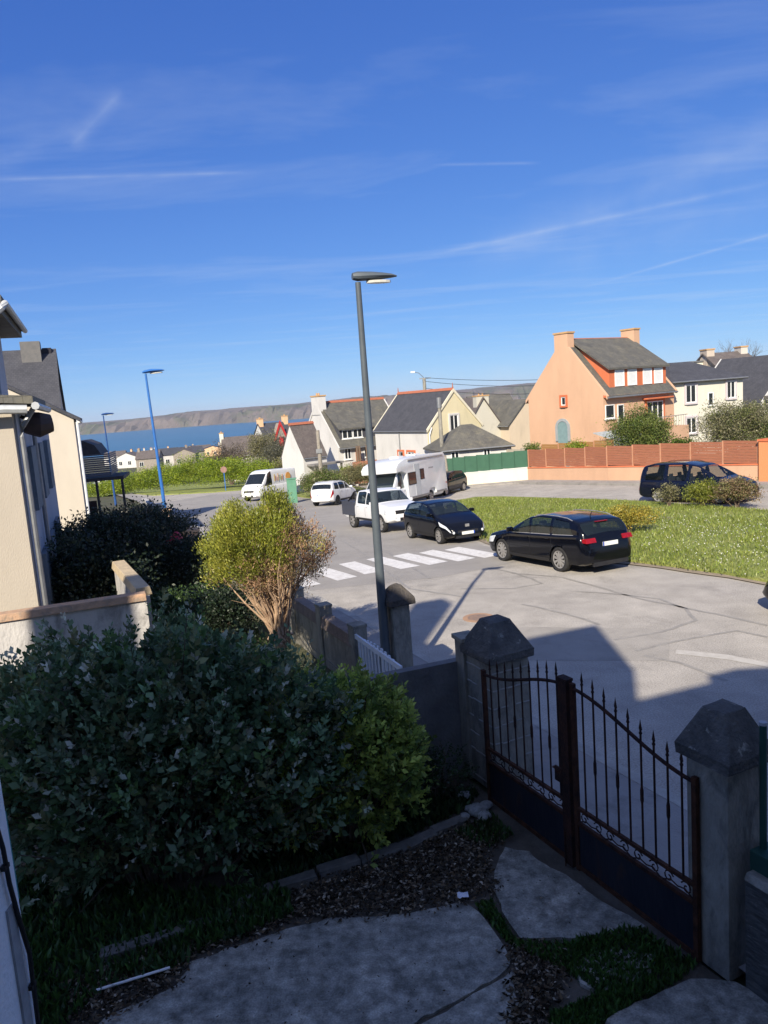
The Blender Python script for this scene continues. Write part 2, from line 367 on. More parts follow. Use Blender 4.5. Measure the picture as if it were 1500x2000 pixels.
ROADP = kerb[:]+[(-26, 98), (-12, 84), (2, 74), (5.0, 62.6), (9.7, 50.2), (14.2, 42.2), (18.2, 35.6), (26.5, 22), (40, 6), (60, -8), (30, -12)]
drape('road', ROADP, .0, ASPH, step=2)
# far kerb and pavement along the white and tan walls
FW = [(2.4, 57.0), (4.5, 55.9), (10.15, 52.9), (13.7, 45.9), (19.0, 38.0), (27.5, 24), (42, 6)]
FK = [(2.0, 56.0), (4.1, 54.9), (9.3, 51.9), (12.8, 45.2), (17.9, 37.2), (26.3, 23.2), (40.7, 5.2)]
drape('pavement', FW+FK[::-1], .11, mat('pavement_tarmac', None), skirt=.2, step=2)
# grass island between the two roads
GRASS = mat('lawn', (.19, .235, .05), (.27, .28, .09), 1.6, .95, .8, 30, spots=((.13, .17, .04), .5, .45, .62, .6))
fine(GRASS, 22, .4)
drape('verge', off(ISL, 0), .03, mat('verge_gravel', (.33, .27, .20), (.24, .20, .15), 2.5, .95, .6, 30), step=2)
cI = Vector((9, 28)); ISG = [tuple(Vector(p)+(cI-Vector(p)).normalized()*.38) for p in ISL]
drape('grass_island', ISG, .10, GRASS, skirt=.12, step=1)
def lawn_stuff(name, poly, n, hmin, hmax, cols, seed, base=.10, label=None, cat='grass', wfac=.16):
    rs = np.random.RandomState(seed); xs = [p[0] for p in poly]; ys = [p[1] for p in poly]; P = []
    while len(P) < n:
        x = rs.uniform(min(xs), max(xs)); y = rs.uniform(min(ys), max(ys))
        if inpoly(x, y, poly) and rs.rand() < .25+.75*(.5+.5*math.sin(x*1.3+math.sin(y*.9)*2)*math.sin(y*.7+1)): P.append((x, y, g(x, y)+base))
    P = np.array(P); h = rs.uniform(hmin, hmax, n); D = np.stack([rs.normal(size=n)*.45, rs.normal(size=n)*.45, np.ones(n)], 1); P[:, 2] += h*.4
    o = leafmesh(name, P, D, h, h*wfac+.004, tints(n, cols, rs), LEAF, fold=.1); tag(o, label, cat, kind='stuff'); return o
near_isl = [(3.42, 27.3), (3.95, 24.95), (5.0, 22.95), (6.66, 20.95), (7.67, 19.45), (8.45, 18.5), (9.1, 17.4), (12.6, 13.4), (22, 7.4), (24, 14), (18, 22), (14.4, 28.6), (11.6, 35), (9, 39), (6, 43.5), (4.2, 43.8), (3.5, 40), (3.4, 32)]
lawn_stuff('grass', near_isl, 70000, .05, .17, [(.20, .26, .045), (.24, .28, .055), (.17, .22, .04), (.27, .29, .08)], 5, label='short green grass growing over the island between the roads')
def daisies():
    rs = np.random.RandomState(11); P = []
    ctr = [(10.5, 21.5, 2.4), (9.4, 24, 2.2), (12.5, 19.5, 2.2), (11.8, 24.5, 2), (9.0, 19.9, 1.6), (14, 22, 2.2), (8.5, 28.5, 1.6), (11, 27.5, 1.8), (13.5, 16.5, 2)]
    while len(P) < 1700:
        c = ctr[rs.randint(len(ctr))]; x = rs.normal(c[0], c[2]*.62); y = rs.normal(c[1], c[2]*.62)
        if inpoly(x, y, near_isl): P.append((x, y, g(x, y)+.17))
    P = np.array(P); n = len(P); D = rs.normal(size=(n, 3)); D[:, 2] *= .25
    o = leafmesh('daisies', P, D, .034, .034, np.tile([.82, .82, .76], (n, 1)), LEAF, fold=0); tag(o, 'small white daisies scattered through the grass island', 'flowers', kind='stuff')
daisies()
lawn_worn = drape('bare_path', [(6.6, 29.8), (8.6, 29.0), (11.2, 28.4), (11.3, 28.9), (8.8, 29.6), (6.8, 30.4)], .125, mat('bare_soil', (.30, .25, .18), (.2, .19, .1), 3, .95, .5, 20), step=1)
# grass bank and verge across the street junction (left)
LB = [(-24.7, 82.6), (-17.4, 79.6), (-13.7, 80.5), (-9, 84), (-6, 92), (-12, 110), (-40, 125), (-62, 118), (-30, 92)]
drape('grass_bank', LB, .10, GRASS, skirt=.12, step=3)
HB = [(-8.2, 66.0), (-6.6, 61.5), (-4.2, 55.5), (-3.2, 55.6), (-1.6, 59.5), (-1.2, 65), (-3, 72), (-7, 74)]
drape('planting_bed', HB, .10, GRASS, skirt=.12, step=2)
# markings
PAINT = mat('road_paint', (.74, .73, .70), (.60, .58, .55), 4, .8, spots=((.34, .32, .30), 7, .52, .68, .7))
for a, b, c, d in [((-3.35, 23.25), (-2.85, 23.5), (-1.95, 21.5), (-2.45, 21.2)), ((-2.56, 24.1), (-2.05, 24.55), (-.93, 22.3), (-1.5, 21.85)), ((-1.62, 24.95), (-1.1, 25.3), (-.1, 22.95), (-.72, 22.6)),
                   ((-.72, 25.55), (-.2, 25.95), (1.0, 23.4), (.38, 23.05)), ((.18, 25.85), (.72, 26.3), (1.9, 23.8), (1.28, 23.4)), ((1.1, 26.1), (1.62, 26.55), (2.8, 24.05), (2.2, 23.65)), ((2.0, 26.3), (2.55, 26.75), (3.7, 24.3), (3.08, 23.9))]:
    drape('crossing_stripe', [a, b, c, d], .006, PAINT, step=1)
TAR = mat('tar_seam', (.24, .225, .20), (.33, .31, .275), 4, .6)
def seam(pts, wdt=.085):
    pts = [p for p in pts]; L_ = []; R_ = []
    q = []
    for a, b in zip(pts[:-1], pts[1:]):
        n = max(2, int(math.hypot(b[0]-a[0], b[1]-a[1])/.35))
        for i in range(n): q.append((a[0]+(b[0]-a[0])*i/n+rnd.uniform(-.02, .02), a[1]+(b[1]-a[1])*i/n+rnd.uniform(-.02, .02)))
    q.append(pts[-1]); L_ = off(q, wdt/2); R_ = off(q, -wdt/2)
    mb = MB()
    mb.add([(x, y, g(x, y)+.005) for x, y in L_]+[(x, y, g(x, y)+.005) for x, y in R_], [(i, i+1, len(q)+i+1, len(q)+i) for i in range(len(q)-1)])
    tag(mb.build('road_seam', TAR), kind='structure')
for sm_ in [[(4.57, 18.39), (5.37, 17.9), (6.21, 17.18), (6.42, 16.25), (6.3, 15.41), (5.34, 14.83), (4.34, 14.57)], [(3.44, 20.94), (4.61, 19.87), (5.78, 17.31), (6.87, 15.72), (7.46, 14.75)], [(4.5, 13.84), (5.54, 14.28), (6.77, 14.58), (7.12, 14.07)], [(4.56, 13.6), (5.06, 13.07), (5.45, 12.11)], [(3.09, 17.6), (3.91, 16.51), (4.34, 15.61)], [(2.9, 22.22), (3.46, 21.1), (3.96, 19.38), (3.11, 19.09), (1.84, 19.47)], [(-1.59, 32.12), (0.07, 26.7), (1.15, 21.1)], [(-2.63, 34.64), (-1.05, 27.94), (0.53, 19.87), (1.76, 18.7)]]:
    seam(sm_)
drape('road_marking', [(5.15, 13.55), (5.9, 13.05), (6.6, 12.3), (6.75, 12.42), (6.0, 13.3), (5.25, 13.75)], .006, mat('worn_paint', (.50, .48, .44), (.40, .375, .335), 5, .9), step=1)
drape('road_patch', [(1.9, 13.9), (4.9, 13.2), (5.6, 15.0), (2.6, 15.9)], .003, mat('asphalt_patch', (.37, .345, .31), (.30, .28, .25), .8, .95, .6, 40, spots=((.22, .21, .19), 1.5, .52, .7, .5)), step=1)
drape('resurfaced_road', [(-2.2, 20.6), (1.5, 21.2), (4.6, 23.2), (3.4, 26.6), (3.1, 29.5), (2.9, 36), (3.1, 42), (3.9, 44.6), (3.0, 62), (-2, 60), (-8, 70), (-17, 76), (-20, 66), (-14, 52), (-9.4, 40.3), (-5.7, 28.5)], .003, mat('greyer_asphalt', (.335, .315, .29), (.275, .26, .24), .5, .95, .5, 45, spots=((.21, .20, .185), .8, .52, .72, .5)), step=1)
# manhole with rusty concrete ring
mb = MB(); mb.tube([(1.95, 16.75, -.02), (1.95, 16.75, .006)], .36, 28); mb.build('manhole_surround', mat('manhole_ring', (.42, .25, .15), (.30, .20, .14), 6, .9)); 
mh = bpy.data.objects['manhole_surround']; tag(mh, 'rusty round manhole cover in the road by the gate pillar', 'manhole cover'); mh.name = 'manhole_cover'
mb = MB(); mb.tube([(1.95, 16.75, .006), (1.95, 16.75, .012)], .25, 28); mb.build('cover_plate', mat('iron_plate', (.30, .2, .14), (.2, .15, .12), 12, .7, .4), mh)

# ------------------------------------------------------------------ buildings
SLATE = roofmat('slate_roof', (.085, .087, .10), (.06, .062, .072))
SLATE2 = roofmat('mossy_slate_roof', (.15, .145, .125), (.10, .098, .09), ((.24, .22, .15), 1.6, .5, .72, .55))
SLATE3 = roofmat('brown_slate_roof', (.16, .135, .125), (.11, .095, .09), ((.2, .18, .15), 1.6, .5, .75, .5))
def wallmat(name, c, dirt=.35, spec=.15):
    if name in MC: return MC[name]
    return mat(name, c, tuple(v*.9 for v in c), .9, .92, .3, 50, spots=(tuple(v*.55 for v in c), 1.1, .54, .82, dirt*1.3), spec=spec, aniso=(1, 1, .35))
WHITE = wallmat('white_render', (.60, .59, .57)); CREAM = wallmat('cream_render', (.64, .62, .53)); YEL = wallmat('yellow_render', (.62, .56, .38))
ORANGE = wallmat('tan_orange_render', (.60, .38, .25), .18); BRICKR = wallmat('red_orange_paint', (.58, .17, .08), .2); BEIGE = wallmat('beige_render', (.47, .42, .35), .35); PEACH = wallmat('peach_render', (.76, .50, .30), .25)
STONE = mat('granite', (.36, .32, .27), (.24, .21, .18), 3, .95, .7, 12, spots=((.16, .14, .12), 6, .5, .6, .6))
PVC = mat('white_joinery', (.80, .81, .80), (.74, .75, .74), 5, .45); GLS = glassmat('window_glass', (.02, .025, .03), 0); DARKW = mat('dark_opening', (.02, .02, .022), (.03, .03, .03), 4, .8)
RIDGE = mat('red_ridge_tile', (.42, .14, .075), (.30, .11, .07), 5, .9, .4); ZINC = mat('zinc', (.30, .31, .32), (.22, .23, .24), 4, .5, metal=.6)
CHST = mat('chimney_cap', (.55, .34, .16), (.42, .26, .13), 6, .9)
def face_frame(face):
    return (Vector((1, 0, 0)), Vector((0, -1, 0))) if face == 'R' else (Vector((0, -1, 0)), Vector((-1, 0, 0)))
def fpt(face, u, z, out=0, base=0):
    """a point on a wall face: R is the wall y=base, L is the wall x=base; out is the distance in front of it"""
    return Vector((u, base-out, z)) if face == 'R' else Vector((base-out, u, z))
def fbox(mb, face, u0_, u1, z0, z1, o0, o1, base=0):
    a = fpt(face, u0_, z0, o0, base); b = fpt(face, u1, z1, o1, base)
    return mb.b2([min(a[i], b[i]) for i in range(3)], [max(a[i], b[i]) for i in range(3)])
def window(root, face, u, z, wd, ht, kind='window', frame=None, surround=None, lights=2, shutter=None, base=0, sill=True, dark=True, reveal=.10):
    """u,z: lower left corner on the wall. A surround stands proud so that the pane sits back inside it"""
    s = frame or PVC; fr = .06 if wd < 1.3 else .08; mb = MB()
    for a, b, c, d in ((u, u+fr, z, z+ht), (u+wd-fr, u+wd, z, z+ht), (u+fr, u+wd-fr, z, z+fr), (u+fr, u+wd-fr, z+ht-fr, z+ht)): fbox(mb, face, a, b, c, d, .004, .055, base)
    for k in range(1, lights):
        c = u+wd*k/lights; fbox(mb, face, c-.035, c+.035, z+fr, z+ht-fr, .004, .05, base)
    o = mb.build(kind, s, root)
    pm = MB(); fbox(pm, face, u+fr, u+wd-fr, z+fr, z+ht-fr, .003, .018, base); pm.build('pane', shutter or GLS, o)
    if shutter:
        lm = MB(); k = int(ht/.09)
        for i in range(k): fbox(lm, face, u+fr, u+wd-fr, z+fr+i*.09, z+fr+i*.09+.07, .018, .03, base)
        lm.build('shutter', shutter, o)
    if surround:
        mb = MB(); q = .14
        for a, b, c, d in ((u-q, u, z-q, z+ht+q), (u+wd, u+wd+q, z-q, z+ht+q), (u, u+wd, z+ht, z+ht+q)): fbox(mb, face, a, b, c, d, -.02, reveal, base)
        fbox(mb, face, u, u+wd, z-q, z, -.02, reveal+.05, base)
        mb.build('surround', surround, o)
    elif sill and kind == 'window':
        mb = MB(); fbox(mb, face, u-.08, u+wd+.08, z-.09, z-.004, -.02, .12, base); mb.build('sill', s, o)
    return o
def house(name, C, th, LX, LY, z0, ze, zr, ridge, wall, roof, label, cat='house', oh=.18, eo=.3, group=None, ridgecol=None, verge=None, chims=(), gutter=True, hip=0, asym=0, pots=True, parapet=False):
    root = empty(name, (C[0], C[1], 0), R(90-th), label, cat, group)
    mb = MB(); W = LY if ridge == 'x' else LX; mid = W/2+asym
    sec = [(0, z0), (W, z0), (W, ze), (mid, zr if not hip else ze), (0, ze)]
    if ridge == 'x': mb.prism([(0, a, b) for a, b in sec], (0, 0, 0), (LX, 0, 0))
    else: mb.prism([(a, 0, b) for a, b in sec], (0, 0, 0), (0, LY, 0))
    mb.build('wall', wall, root)
    rb = MB(); Lr = LX if ridge == 'x' else LY; t = .14
    def P(u, w_, z): return Vector((u, w_, z)) if ridge == 'x' else Vector((w_, u, z))
    if hip:
        A = [P(-eo, -eo, ze-.05), P(Lr+eo, -eo, ze-.05), P(Lr+eo, W+eo, ze-.05), P(-eo, W+eo, ze-.05)]; r1 = P(hip, mid, zr); r2 = P(Lr-hip, mid, zr)
        rb.add(A+[r1, r2]+[a-Vector((0, 0, .12)) for a in A], [(0, 1, 5, 4), (2, 3, 4, 5), (3, 0, 4), (1, 2, 5), (0, 1, 7, 6), (1, 2, 8, 7), (2, 3, 9, 8), (3, 0, 6, 9), (6, 7, 8, 9)])
    else:
        for sgn in (0, 1):
            w0 = -eo if sgn == 0 else W+eo; ww = mid if sgn == 0 else W-mid; sl_ = (zr-ze)/ww; ze_ = ze-sl_*eo
            pr = [P(0, w0, ze_+.02), P(0, mid, zr+.02), P(0, mid, zr+.02+t), P(0, w0, ze_+.02+t*.8)]
            rb.prism(pr, P(-oh, 0, 0), P(Lr+oh, 0, 0))
    ro = rb.build('roof', roof, root)
    if ridgecol and not hip:
        mb = MB(); mb.prism([P(0, mid-.16, zr+.05), P(0, mid, zr+.27), P(0, mid+.16, zr+.05)], P(-oh-.02, 0, 0), P(Lr+oh+.02, 0, 0)); mb.build('ridge_tiles', ridgecol, ro)
    if verge:
        for k, uu in enumerate((-oh-.05, Lr+oh-.07) if not parapet else (0.003, Lr-.24)):
            mb = MB(); vw = .24 if parapet else .12
            for w0, sl_ in ((-eo, (zr-ze)/mid), (W+eo, (zr-ze)/(W-mid))):
                zz_ = ze-sl_*eo
                mb.prism([P(0, w0, zz_-.08), P(0, mid, zr-.08), P(0, mid, zr+.2), P(0, w0, zz_+.17)], P(uu, 0, 0), P(uu+vw, 0, 0))
            mb.build('verge_board', verge, ro)
    if gutter:
        for w0, sl_ in ((-eo-.06, (zr-ze)/max(mid, .1)), (W+eo+.06, (zr-ze)/max(W-mid, .1))):
            zz_ = (ze-.08) if hip else ze-sl_*eo+.02
            mb = MB(); mb.tube([P(-oh, w0, zz_), P(Lr+oh, w0, zz_)], .06, 8); mb.build('gutter', ZINC, ro)
    for (cu, cw, lu, lw, zb, zt, cm) in chims:
        mb = MB(); p = P(cu, cw, (zb+zt)/2); d = P(lu, lw, zt-zb); mb.box(p, (abs(d.x), abs(d.y), abs(d.z))); ch = mb.build('chimney', cm, ro)
        mb = MB(); p = P(cu, cw, zt+.05); mb.box(p, (abs(d.x)+.12, abs(d.y)+.12, .12)); 
        for q in ((-.22, .22) if pots else ()):
            pp = P(cu+(q if lu > lw else 0), cw+(q if lw >= lu else 0), zt); mb.tube([pp, pp+Vector((0, 0, .32))], .09, 8)
        mb.build('chimney_pots', CHST, ch)
    return root

# the orange house with the long dormer
oh_ = house('orange_house', (15.74, 53.74), 54.3, 8.34, 6.99, -1.6, 4.3, 8.15, 'x', ORANGE, SLATE2, 'tan orange house with a red framed dormer of four white shutters above a brown screen', oh=-.05, eo=.3, ridgecol=RIDGE, verge=ORANGE, parapet=True,
            chims=((.36, 3.6, .7, 1.25, 7.0, 8.75, ORANGE), (8.0, 3.5, .7, 1.2, 7.0, 8.95, ORANGE)), pots=False)
rf = [c for c in bpy.data.objects if c.parent == oh_ and c.name.startswith('roof')][0]
mb = MB(); mb.prism([(0, .22, 4.5), (0, .22, 6.02), (0, 3.3, 7.85), (0, 3.3, 7.0)], (1.0, 0, 0), (7.7, 0, 0)); dm = mb.build('dormer', BRICKR, oh_)
mb = MB(); mb.prism([(0, .0, 5.90), (0, 3.42, 8.22), (0, 3.42, 8.36), (0, .0, 6.04)], (.7, 0, 0), (7.9, 0, 0)); mb.build('dormer_roof', SLATE2, dm)
for u in (1.6, 3.05, 4.85, 6.2): window(oh_, 'R', u, 4.72, 1.05, 1.16, shutter=PVC, base=.22, lights=1, sill=False)
window(oh_, 'R', .15, 2.55, 1.0, .95, surround=None, lights=1); window(oh_, 'R', 1.5, 1.55, .72, 1.9, kind='door', lights=1, sill=False)
window(oh_, 'R', 4.9, 1.9, 2.0, 1.55, lights=3, surround=BRICKR)
mb = MB(); mb.b2((4.4, -.5, 3.62), (7.6, .05, 3.72)); mb.b2((.0, -.25, 4.02), (8.3, .0, 4.16)); mb.build('lintel', BRICKR, oh_)
mb = MB(); mb.b2((.9, -1.3, 1.3), (8.2, -.01, 1.5)); mb.b2((3.0, -1.3, -1.5), (8.2, -.01, 1.3)); 
for k in range(5): mb.b2((.9-.25*(k+1), -1.3, 1.3-.2*(k+1)), (.9-.25*k, -.01, 1.3-.2*k))
bl_ = mb.build('terrace', ORANGE, oh_)
mb = MB()
for k in range(24): mb.tube([(1.0+k*.3, -1.25, 1.5), (1.0+k*.3, -1.25, 2.3)], .018, 5)
mb.tube([(1.0, -1.25, 2.3), (8.1, -1.25, 2.3)], .03, 6); mb.build('railing', mat('grey_iron', (.35, .33, .32), (.25, .2, .18), 9, .6), bl_)
window(oh_, 'L', 3.3, 3.62, .42, .62, surround=BRICKR, lights=1)
mb = MB(); mb.b2((-.06, 3.2, -1.0), (.02, 4.15, 2.0)); mb.prism([(0, 3.675+.475*math.cos(t*math.pi/8), 2.0+.475*math.sin(t*math.pi/8)) for t in range(9)], (-.06, 0, 0), (.02, 0, 0)); dr = mb.build('door', mat('grey_door', (.20, .30, .31), (.16, .24, .25), 5, .7), oh_)
mb = MB()
for t in range(8):
    a0, a1 = t*math.pi/8, (t+1)*math.pi/8; ci = lambda a, r: (0, 3.675+r*math.cos(a), 2.0+r*math.sin(a)); mb.prism([ci(a0, .475), ci(a0, .68), ci(a1, .68), ci(a1, .475)], (-.10, 0, 0), (.02, 0, 0))
mb.b2((-.10, 3.0, 1.0), (.02, 3.2, 2.0)); mb.b2((-.10, 4.15, 1.0), (.02, 4.35, 2.0)); mb.build('door_surround', mat('grey_stone_trim', (.33, .36, .37), (.27, .29, .30), 5, .7), dr)

# cream house beyond it
ch_ = house('cream_house', (22.6, 59.2), 72, 6.75, 6.5, -1.2, 4.75, 6.25, 'x', CREAM, SLATE, 'long cream house with a low dark slate roof right of the orange house', hip=2.3)
for (u, z, a, b, k) in ((1.25, 3.05, .95, 1.35, 2), (3.35, 2.7, .5, 1.0, 1), (5.15, 3.15, .8, 1.3, 2), (1.25, .7, .95, 1.2, 2)): window(ch_, 'R', u, z, a, b, lights=k, surround=mat('mauve_trim', (.55, .50, .52), (.5, .46, .48), 3, .8) if k == 2 else None)
house('stone_house', (32.4, 73.2), 82, 4.2, 5, -1, 5.6, 7.0, 'x', STONE, SLATE3, 'distant granite house with two pale chimneys above the cream house', chims=((.35, 2.5, .8, 1.2, 5.6, 7.45, wallmat('old_render', (.50, .43, .36))), (3.9, 2.5, .7, 1.1, 5.6, 7.5, wallmat('pale_old_render', (.58, .54, .48)))), ridgecol=None, pots=False)
mb = MB(); mb.b2((0, 0, -2), (3.0, 4, 6.4)); fl = empty('flat_roofed_house', (30.2, 75.5, 0), R(8), 'low pale block showing left of the granite house chimney', 'house'); mb.build('wall', CREAM, fl); mb = MB(); mb.b2((-.15, -.15, 6.4), (3.15, 4.15, 6.5)); mb.build('roof', ZINC, fl)
dh = house('slate_hung_house', (32.0, 68.0), 78, 8, 7, -1, 2.6, 5.5, 'x', WHITE, SLATE, 'dark slate roof dropping behind the right end of the cream house')
wh = house('white_house', (30.9, 62.0), 66, 7, 7, -1, 2.75, 6.2, 'y', WHITE, SLATE, 'white gabled house cut off by the right edge of the photo', verge=WHITE)
mb = MB(); mb.prism([(-.3, -.3, 1.7), (7, -.3, 1.7), (7, 4, 2.9), (-.3, 4, 2.9)], (0, -4.4, 0), (0, -4.4, .2)); mb.build('lean_to_roof', SLATE2, wh)
mb = MB(); mb.b2((0, -4.4, -1), (7, -.01, 1.7)); mb.build('lean_to_wall', WHITE, wh)

# yellow gabled house, its low annex, and the houses behind
yh = house('yellow_house', (3.96, 61.87), 58.7, 5.51, 8.16, -3, 2.35, 5.3, 'y', YEL, SLATE, 'pale yellow gabled house with a red ridge and steep dark roof behind the camper', oh=.06, eo=.12, ridgecol=RIDGE, verge=mat('pale_verge', (.7, .66, .52)))
mb = MB(); mb.b2((-.03, .05, -3), (-.002, 8.1, 2.28)); mb.build('white_side_wall', WHITE, yh)
window(yh, 'R', 2.25, 2.0, .82, 1.35, lights=2, surround=WHITE); window(yh, 'L', 3.7, -.3, .7, .85, surround=BRICKR, lights=1, base=-.03); window(yh, 'L', 2.0, -.3, 1.0, .85, surround=BRICKR, lights=2, base=-.03)
mb = MB()
for uu in (0, 8.16): mb.tube([(2.75, uu, 5.5), (2.75, uu, 5.95)], [.06, .02], 6)
mb.build('finial', RIDGE, yh)
mb = MB(); mb.tube([(-.09, 4.1, 2.2), (-.09, 4.1, -2.5)], .05, 6); mb.build('downpipe', ZINC, yh)
mb = MB(); mb.tube([(.35, -.09, 2.5), (.1, -.09, 1.9), (.1, -.09, -2.5)], .05, 6); mb.build('downpipe', PVC, yh)
an = house('annex', (4.66, 56.81), 80, 5.3, 5.0, -2.4, .98, 2.65, 'x', WHITE, SLATE2, 'low white annex with a hipped mossy roof in front of the yellow house', hip=2.2, eo=.25)
window(an, 'R', .6, .0, .62, .8); window(an, 'R', 3.1, .0, .55, .8)
bk = house('chimney_house', (9.6, 82.3), 70, 3.9, 7, -2, 1.6, 4.35, 'y', wallmat('grey_cream_render', (.52, .50, .43)), SLATE3, 'cream gable topped by a square chimney behind the yellow house', chims=((.5, 1.95, .8, 1.5, 2.8, 4.6, wallmat('grey_cream_render', None)),))
pk = house('peach_house', (14.0, 82.2), 62, 4.6, 6, -2, 1.5, 3.8, 'y', wallmat('peach_cream', (.60, .50, .38)), SLATE2, 'peach gabled house half hidden behind the orange house')
window(pk, 'R', 3.0, .9, .9, 1.15)
dk = house('dark_roofed_house', (11.6, 88), 80, 5, 8, -3, 1.8, 4.5, 'x', CREAM, SLATE2, 'dark roof between the chimney gable and the peach house')

# cottage with dormer, and the small white house in front of it
ct = house('cottage', (-3.83, 71.9), 60, 7.6, 8.0, -4, 1.0, 5.0, 'x', WHITE, SLATE2, 'white cottage with a mossy roof and wide dormer left of the yellow house', oh=.04, ridgecol=RIDGE, verge=WHITE, chims=((.3, 4.0, .75, 1.7, 4, 5.75, WHITE),))
mb = MB(); mb.prism([(0, .45, 1.3), (0, .45, 2.55), (0, 3.0, 4.2), (0, 2.6, 3.2)], (.5, 0, 0), (6.2, 0, 0)); dm = mb.build('dormer', SLATE, ct)
mb = MB(); mb.prism([(0, .15, 2.45), (0, 3.4, 4.5), (0, 3.4, 4.62), (0, .15, 2.6)], (.3, 0, 0), (6.4, 0, 0)); mb.build('dormer_roof', SLATE2, dm)
window(ct, 'R', .75, 1.62, 1.1, .8, lights=2, base=.44); window(ct, 'R', 1.9, 1.62, 1.0, .8, lights=2, base=.44)
window(ct, 'R', .6, -.3, .7, 1.0); mb = MB(); mb.b2((1.8, -.05, -1.4), (2.35, .01, 1.0-.2)); mb.build('door', mat('orange_wood', (.38, .13, .05), (.28, .1, .04), 5, .7), ct); window(ct, 'R', 2.7, -.3, .7, 1.0)
mb = MB(); mb.b2((.9, -1.2, -2.6), (3.4, -.9, -.55)); mb.build('brick_parapet', wallmat('old_brick', (.40, .18, .12)), ct)
mb = MB()
for u in (1.45, 1.7, 2.5): mb.b2((u, -.9, -1.2), (u+.15, -.75, .9))
mb.build('porch_post', mat('brown_post', (.2, .14, .1)), ct)
sw = house('small_white_house', (-6.63, 66.67), 50, 2.5, 3.4, -4, .55, 3.3, 'x', WHITE, SLATE3, 'narrow white gabled house with a brown slate roof beside the white van', oh=.03, eo=.1, ridgecol=RIDGE)
mb = MB(); mb.b2((.3, -1.1, -.25), (3.6, -.01, -.1)); mb.b2((.4, -1.0, -3.2), (.55, -.85, -.25)); mb.b2((3.3, -1.0, -3.2), (3.45, -.85, -.25)); mb.build('porch', mat('grey_porch', (.22, .21, .2)), sw)
mb = MB(); mb.b2((.9, -.9, -3.2), (1.6, -.02, -1.2)); mb.build('door', CREAM, sw)

# red trimmed house and the low grey roof down the slope
rh = house('red_trimmed_house', (-21.5, 147), 60, 6, 6, -9, -.6, 2.0, 'x', STONE, SLATE, 'far stone house with red trimmed gable by the bay', chims=((.4, 3, .8, 1.5, 1, 3.0, PEACH), (5.6, 3, .8, 1.3, 1, 3.2, PEACH)))
mb = MB(); mb.prism([(1.8, 0, -1), (4.4, 0, -1), (3.1, 0, 2.0)], (0, -.3, 0), (0, 1.5, 0)); gb = mb.build('gable_dormer', STONE, rh)
mb = MB(); mb.prism([(1.5, 0, -1.3), (1.9, 0, -1.3), (3.1, 0, 1.6), (4.3, 0, -1.3), (4.7, 0, -1.3), (3.1, 0, 2.5)], (0, -.45, 0), (0, -.3, 0)); mb.b2((2.7, -.4, -2.6), (3.5, -.31, -.6)); mb.build('red_trim', mat('red_paint', (.5, .03, .03)), gb)
mb = MB(); mb.prism([(0, .6, -.3), (0, 5.4, -.3), (0, 3, 1.9)], (-.06, 0, 0), (-.02, 0, 0)); mb.build('white_gable', WHITE, rh)
gh = house('grey_roofed_house', (-24.0, 117), 84, 6.2, 7, -8, -1.7, .85, 'x', CREAM, SLATE3, 'low house with a broad grey roof and cream end chimney', chims=((.0, 3.5, .6, .8, -.5, 1.6, CREAM),), oh=.05)
# houses of the port, far down the slope
TOWN = [(-.335, 300, 8, 'w'), (-.318, 345, 9, 'p'), (-.3, 385, 9, 'w'), (-.285, 320, 7, 'w'), (-.283, 420, 10, 'w'), (-.268, 370, 10, 'p'), (-.252, 400, 9, 'w'), (-.243, 325, 7, 'g'), (-.236, 440, 10, 'w'), (-.222, 385, 8, 'p'), (-.206, 420, 12, 'w'), (-.2, 340, 11, 'w'), (-.178, 400, 12, 'g'), (-.168, 360, 9, 'w'), (-.35, 400, 10, 'w'), (-.155, 430, 10, 'w'), (-.31, 250, 7, 'g'), (-.29, 262, 9, 'w'), (-.262, 255, 7, 'g')]
LT = {'w': ['white gabled port house', 'bright white port house', 'white rendered port house', 'long white port house'], 'p': ['peach coloured port house', 'peach rendered port house'], 'g': ['grey stone port house', 'grey roofed port house']}
for i, (s_, d_, wd, c) in enumerate(TOWN):
    x = s_*d_/math.sqrt(1+s_*s_)*1.02; y = d_/math.sqrt(1+s_*s_); z = g(x, y)
    th = rnd.choice([70, 78, 86, 95, 60]); wl = {'w': WHITE, 'p': PEACH, 'g': STONE}[c]; pct = int(750+1502*s_)
    h = house('port_house', (x, y), th, wd, 7, z-3, z+rnd.uniform(3.4, 4.4), z+rnd.uniform(5.0, 6.2), 'x' if i % 3 else 'y', wl, SLATE if i % 2 else SLATE3, 'tmp', group='houses of the port down the slope', gutter=False, chims=((.5, 3.5, .7, 1.1, z+3, z+6.6, wl),) if i % 3 else ())
    h['label'] = '%s %s row %s' % (LT[c][i % len(LT[c])], 'in the nearer' if d_ < 330 else ('in the middle' if d_ < 390 else 'in the farthest'),
              ['at the far left', 'by the carport', 'left of the tall blue lamp', 'just behind the tall blue lamp', 'right of the tall blue lamp', 'above the bright hedge', 'left of the grey roofed house', 'beside the grey roofed house'][min(7, int((pct-220)/33))])
    for q in range(2 if wd > 7 else 1): window(h, 'R', 1.0+q*3.4, z+1.2, 1.3, 1.5, sill=False)

# ------------------------------------------------------------------ houses along our side of the street (frame: x' = e, y' = n)
EA = R(20)                                  # e = (cos20, sin20) points to the street's right, n = (-sin20, cos20) along the street
ev = Vector((math.cos(EA), math.sin(EA), 0)); nv = Vector((-math.sin(EA), math.cos(EA), 0))
GREYR = wallmat('grey_painted_render', (.42, .45, .50), .4)
